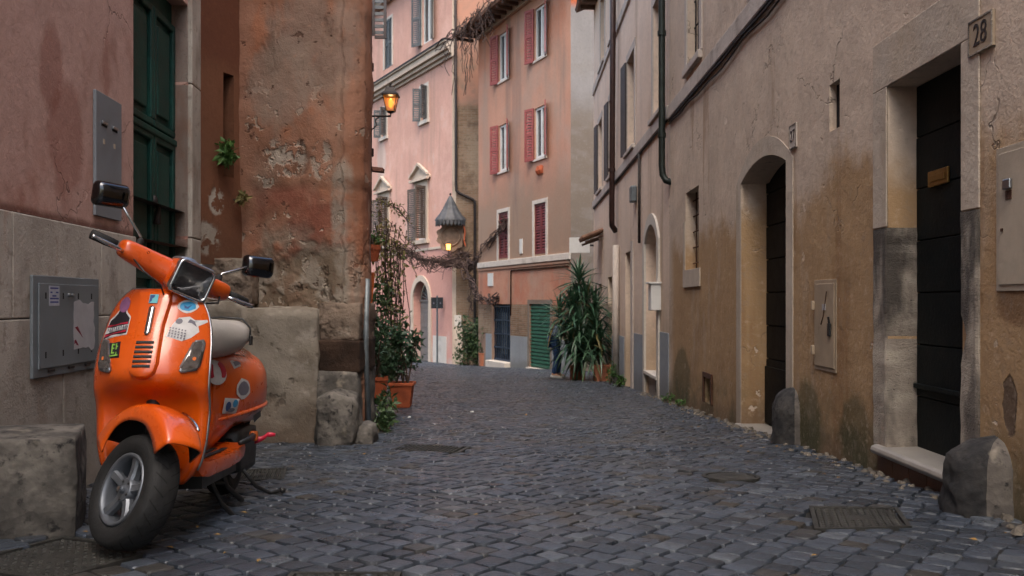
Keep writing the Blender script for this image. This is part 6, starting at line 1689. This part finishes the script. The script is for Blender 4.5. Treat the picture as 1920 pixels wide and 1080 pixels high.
def roof_creeper():
    rg = random.Random(63); t = empty('bare_creeper', (-1.6, 34, 10.5), 'dry creeper hanging from the roof edge above the brick wall', 'plant'); mb = MB()
    for k in range(44):
        u = rg.uniform(4.4, 8.6); p = SF.P(u, 11.05 + rg.uniform(0, .25), .82 + rg.uniform(-.1, .1)); path = [p]; n = rg.randint(3, 8)
        for i in range(n): path.append(path[-1] + Vector((rg.uniform(-.15, .15), rg.uniform(-.05, .05), -rg.uniform(.05, .28))))
        mb.tube(path, .014, 3)
    for k in range(24):
        a = Vector((rg.uniform(-2.4, -1.0), 34.6 + rg.uniform(-.1, .1), rg.uniform(9.9, 13))); path = [a]
        for i in range(7): path.append(path[-1] + Vector((rg.uniform(-.08, .10), 0, rg.uniform(-.35, -.08))))
        mb.tube(path, .015, 3)
    for k in range(10):
        u = 4 + k * .5; path = [SF.P(u + rg.uniform(-.2, .2), 11.15 + rg.uniform(-.1, .2), .8)]
        for i in range(9): path.append(path[-1] + SF.e * rg.uniform(.1, .4) + Vector((0, 0, rg.uniform(-.12, .12))))
        mb.tube(path, .02, 4)
    mb.build('branch', X['twig'], t)
roof_creeper()

# yuccas in their troughs
def yucca_leaf_mesh(k, L):
    mb = MB(); n = 6; w = .060
    for i in range(n + 1):
        q = i / n; x = L * q; z = -.55 * L * (q ** 2) * (.25 + .25 * k); ww = w / 2 * (1 - q ** 3) * (.55 + .45 * min(1, q * 4)) + .001
        mb.v += [(x, -ww, z + ww * .35), (x, 0, z), (x, ww, z + ww * .35)]
    for i in range(n):
        a = i * 3
        mb.f += [(a, a + 1, a + 4, a + 3), (a + 1, a + 2, a + 5, a + 4)]
    me = bpy.data.meshes.new('leaf'); me.from_pydata(mb.v, [], mb.f); me.materials.append(X['leaf_yucca']); me.polygons.foreach_set('use_smooth', [True] * len(mb.f)); return me
def yucca(label, base, tops, seed):
    rg = random.Random(seed); t = empty('yucca_plant', base, label, 'plant', 'yuccas in the troughs'); B_ = Vector(base)
    meshes = [yucca_leaf_mesh(k, l) for k, l in ((0, .54), (1.6, .64), (3.2, .68), (4.5, .62))]
    for p, n in tops:
        p = Vector(p); mid = B_.lerp(p, .5) + Vector((rg.uniform(-.06, .06), rg.uniform(-.06, .06), 0))
        MB().tube([B_ + Vector((rg.uniform(-.06, .06), 0, 0)), mid, p + Vector((0, 0, .05))], [.045, .038, .03], 7).build('trunk', X['bark'], t)
        for i in range(n):
            f = i / n; el = R(78 - 108 * f ** 1.1) + rg.uniform(-.15, .15); az = i * 2.39996 + rg.uniform(-.2, .2)
            m = Matrix.Translation(p - B_ + Vector((0, 0, -.24 * f))) @ Matrix.Rotation(az, 4, 'Z') @ Matrix.Rotation(-el, 4, 'Y') @ Matrix.Rotation(rg.uniform(-.3, .3), 4, 'X') @ Matrix.Scale(rg.uniform(.75, 1.1), 4)
            link('leaf', meshes[min(3, int(f * 4))], t, m)
g = gz(18)
yucca('tall yucca with spiky rosettes beside the far right wall', (1.50, 18.2, g + .25), [((1.44, 18.3, 1.22), 56), ((1.58, 18.1, .80), 54), ((1.76, 18.0, .55), 50), ((1.40, 18.2, .75), 44)], 71)
yucca('lower bushy yucca leaning left over the bent person', (1.38, 18.0, g + .2), [((1.02, 18.35, .46), 40), ((1.28, 18.1, .58), 50), ((1.42, 17.85, .22), 54), ((1.22, 17.9, -.05), 44), ((1.40, 17.8, -.25), 44)], 72)
yucca('dark yucca with drooping leaves in the right trough', (1.84, 17.85, g + .3), [((1.74, 17.8, .20), 50), ((1.64, 17.75, -.16), 46), ((1.82, 17.7, -.1), 44)], 73)
square_pot('planter_trough', 'terracotta trough under the yucca by the wall', (1.86, 17.75, gz(17.75)), .36, .31, .34, X['terracotta_pale'], .40)
square_pot('planter_trough', 'terracotta trough under the yucca near the bent person', (1.42, 18.5, gz(18.5)), .34, .30, .30, X['terracotta_pale'], .40)

# ------------------------------------------------------------------ person bending into the plants
def skin(name, verts, edges, radii, mat, parent, root=0, sub=2, cat=None):
    me = bpy.data.meshes.new(name); inv = WM[parent].inverted()
    me.from_pydata([tuple(inv @ Vector(v)) for v in verts], edges, []); me.materials.append(mat)
    o = link(name, me, parent); m = o.modifiers.new('skin', 'SKIN'); m.use_smooth_shade = True
    for i, r in enumerate(radii):
        d = me.skin_vertices[0].data[i]; d.radius = (r, r) if not isinstance(r, tuple) else r; d.use_root = (i == root)
    q = o.modifiers.new('sub', 'SUBSURF'); q.levels = sub; q.render_levels = sub
    return o
def person():
    bx, by = 1.00, 19.1; g = gz(by)
    t = empty('person', (bx, by, g), 'person in dark blue jeans and grey top bending forward into the yucca', 'person')
    def v(x, y, z): return (bx + x, by + y, g + z)
    J = {'pelvis': v(-.06, 0, .90), 'waist': v(.02, 0, 1.05), 'chest': v(.20, 0, 1.24), 'neck': v(.36, 0, 1.33), 'head0': v(.44, 0, 1.34), 'head': v(.55, 0, 1.31), 'head1': v(.62, 0, 1.27)}
    for s, k in ((-1, 'l'), (1, 'r')):
        J['hip' + k] = v(-.05, s * .09, .84); J['knee' + k] = v(.03 + .03 * s, s * .10, .46); J['ank' + k] = v(-.02 + .05 * s, s * .10, .09); J['toe' + k] = v(.15 + .05 * s, s * .12, .04); J['heel' + k] = v(-.07 + .05 * s, s * .10, .05)
        J['sho' + k] = v(.28, s * .17, 1.26); J['elb' + k] = v(.40, s * .22, 1.02); J['wri' + k] = v(.60, s * .15, .93); J['palm' + k] = v(.68, s * .14, .92)
        for i in range(4): J['f%d%s' % (i, k)] = v(.72, s * (.11 + .022 * i), .915 - .004 * i); J['g%d%s' % (i, k)] = v(.755 - .006 * abs(i - 1), s * (.108 + .022 * i), .895)
        J['t0' + k] = v(.69, s * .095, .925); J['t1' + k] = v(.715, s * .075, .915)
    names = list(J); ix = {n: i for i, n in enumerate(names)}
    E = [('pelvis', 'waist'), ('waist', 'chest'), ('chest', 'neck'), ('neck', 'head0'), ('head0', 'head'), ('head', 'head1')]
    Rr = {'pelvis': .13, 'waist': .12, 'chest': .14, 'neck': .055, 'head0': .075, 'head': .098, 'head1': .075}
    for k in 'lr':
        E += [('pelvis', 'hip' + k), ('hip' + k, 'knee' + k), ('knee' + k, 'ank' + k), ('ank' + k, 'toe' + k), ('ank' + k, 'heel' + k), ('chest', 'sho' + k), ('sho' + k, 'elb' + k), ('elb' + k, 'wri' + k), ('wri' + k, 'palm' + k), ('palm' + k, 't0' + k), ('t0' + k, 't1' + k)]
        Rr.update({'hip' + k: .085, 'knee' + k: .052, 'ank' + k: .036, 'toe' + k: .03, 'heel' + k: .032, 'sho' + k: .055, 'elb' + k: .038, 'wri' + k: .026, 'palm' + k: .032, 't0' + k: .011, 't1' + k: .009})
        for i in range(4): E += [('palm' + k, 'f%d%s' % (i, k)), ('f%d%s' % (i, k), 'g%d%s' % (i, k))]; Rr.update({'f%d%s' % (i, k): .010, 'g%d%s' % (i, k): .008})
    skin('body', [J[n] for n in names], [(ix[a], ix[b]) for a, b in E], [Rr[n] for n in names], X['skin'], t)
    def sub(name, ns, es, rad, mat, root=0):
        skin(name, [J[n] for n in ns], [(ns.index(a), ns.index(b)) for a, b in es], rad, mat, t, root)
    sub('jeans', ['pelvis', 'hipl', 'kneel', 'ankl', 'hipr', 'kneer', 'ankr'], [('pelvis', 'hipl'), ('hipl', 'kneel'), ('kneel', 'ankl'), ('pelvis', 'hipr'), ('hipr', 'kneer'), ('kneer', 'ankr')], [.15, .105, .073, .062, .105, .073, .062], X['jeans'])
    J['hem'] = Vector(J['pelvis']).lerp(Vector(J['waist']), .25)[:]
    sub('top', ['waist', 'hem', 'chest', 'neck', 'shol', 'elbl', 'shor', 'elbr'], [('waist', 'hem'), ('waist', 'chest'), ('chest', 'neck'), ('chest', 'shol'), ('shol', 'elbl'), ('chest', 'shor'), ('shor', 'elbr')], [.150, .158, .165, .075, .075, .052, .075, .052], X['shirt'], 0)
    for k, s in (('l', -1), ('r', 1)):
        a = Vector(J['heel' + k]); b = Vector(J['toe' + k]); d = (b - a)
        MB().loft([[a + d * q + Vector((0, y * w, z * h - .045 + h * .5)) for y, z in ((-1, -.5), (-1, .1), (-.6, .5), (.6, .5), (1, .1), (1, -.5))] for q, w, h in ((-.12, .025, .07), (.0, .036, .095), (.35, .038, .095), (.75, .046, .065), (1.05, .042, .05), (1.16, .025, .04))]).build('shoe', X['shoe'], t, smooth=True)
    h = Vector(J['head']); mb = MB(); rings = []
    for i in range(9):
        a = R(-20 + 110 * i / 8); rings.append([h + Vector((-.012 + .108 * math.cos(a) * math.cos(b), .098 * math.cos(a) * math.sin(b), .015 + .108 * math.sin(a))) for b in [2 * math.pi * j / 14 for j in range(14)]])
    mb.loft(rings); mb.build('hair', X['hair'], t, smooth=True)
    f = Vector(J['head1'])
    MB().lathe([(.001, .03), (.014, .01), (.012, -.01), (.001, -.02)], c=(f.x + .072, f.y, f.z), n=8).build('nose', X['skin'], t, smooth=True)
    for s in (-1, 1):
        MB().lathe([(.001, .012), (.012, 0), (.001, -.012)], c=(f.x + .055, f.y + s * .035, f.z + .03), n=8).build('eye', X['hair'], t, smooth=True)
        MB().lathe([(.001, .03), (.018, 0), (.001, -.03)], c=(h.x, h.y + s * .10, h.z), n=8).build('ear', X['skin'], t, smooth=True)
person()

# ------------------------------------------------------------------ litter and rubble
def litter():
    rg = random.Random(81); mb = MB()
    for k in range(190):
        y = rg.uniform(2.5, 12); x = rg.choice((rg.uniform(-1.5, 1.85), rg.uniform(1.5, 1.92), rg.uniform(-1.6, -.9)))
        if not free(x, y): continue
        l = rg.uniform(.012, .034); add_leaf(mb, Vector((x, y, gz(y) + .009)), Vector((rg.gauss(0, 1), rg.gauss(0, 1), .12)), Vector((rg.gauss(0, .3), 0, 1)), l, l * .55)
    o = mb.build('leaf_litter', X['litter']); tag(o, 'scattered small dry leaves on the cobbles', 'leaf litter', None, 'stuff')
    mb = MB()
    for k in range(300):
        y = rg.uniform(2.6, 13); o_ = abs(rg.gauss(0, .07)); p = RF.P(y, gz(y) + .002, .01 + o_); r = rg.uniform(.008, .03)
        v = [p + Vector((rg.uniform(.6, 1) * r * math.cos(a), rg.uniform(.6, 1) * r * math.sin(a), 0)) for a in [i * 1.2566 for i in range(5)]]
        mb.prism(v, [q + Vector((0, 0, r * rg.uniform(.3, .8))) * 1 + (p - q) * .3 for q in v])
    o = mb.build('rubble', X['edge_stone']); tag(o, 'loose stone chips along the foot of the ochre wall', 'rubble', None, 'stuff')
    for k, (x, y, w) in enumerate(((-.43, 8.9, .03), (-1.0, 8.2, .025))):
        o = MB().prism([(x, y, gz(y) + .004), (x + w, y + .01, gz(y) + .004), (x + w * .8, y + w, gz(y) + .004), (x - .01, y + w * .8, gz(y) + .004)], [(x, y, gz(y) + .015), (x + w, y + .01, gz(y) + .012), (x + w * .8, y + w, gz(y) + .018), (x - .01, y + w * .8, gz(y) + .012)]).build('paper_scrap', X['white_paint'])
        tag(o, ('white paper scrap in the middle of the lane', 'white paper scrap near the corner stone')[k], 'litter')
litter()
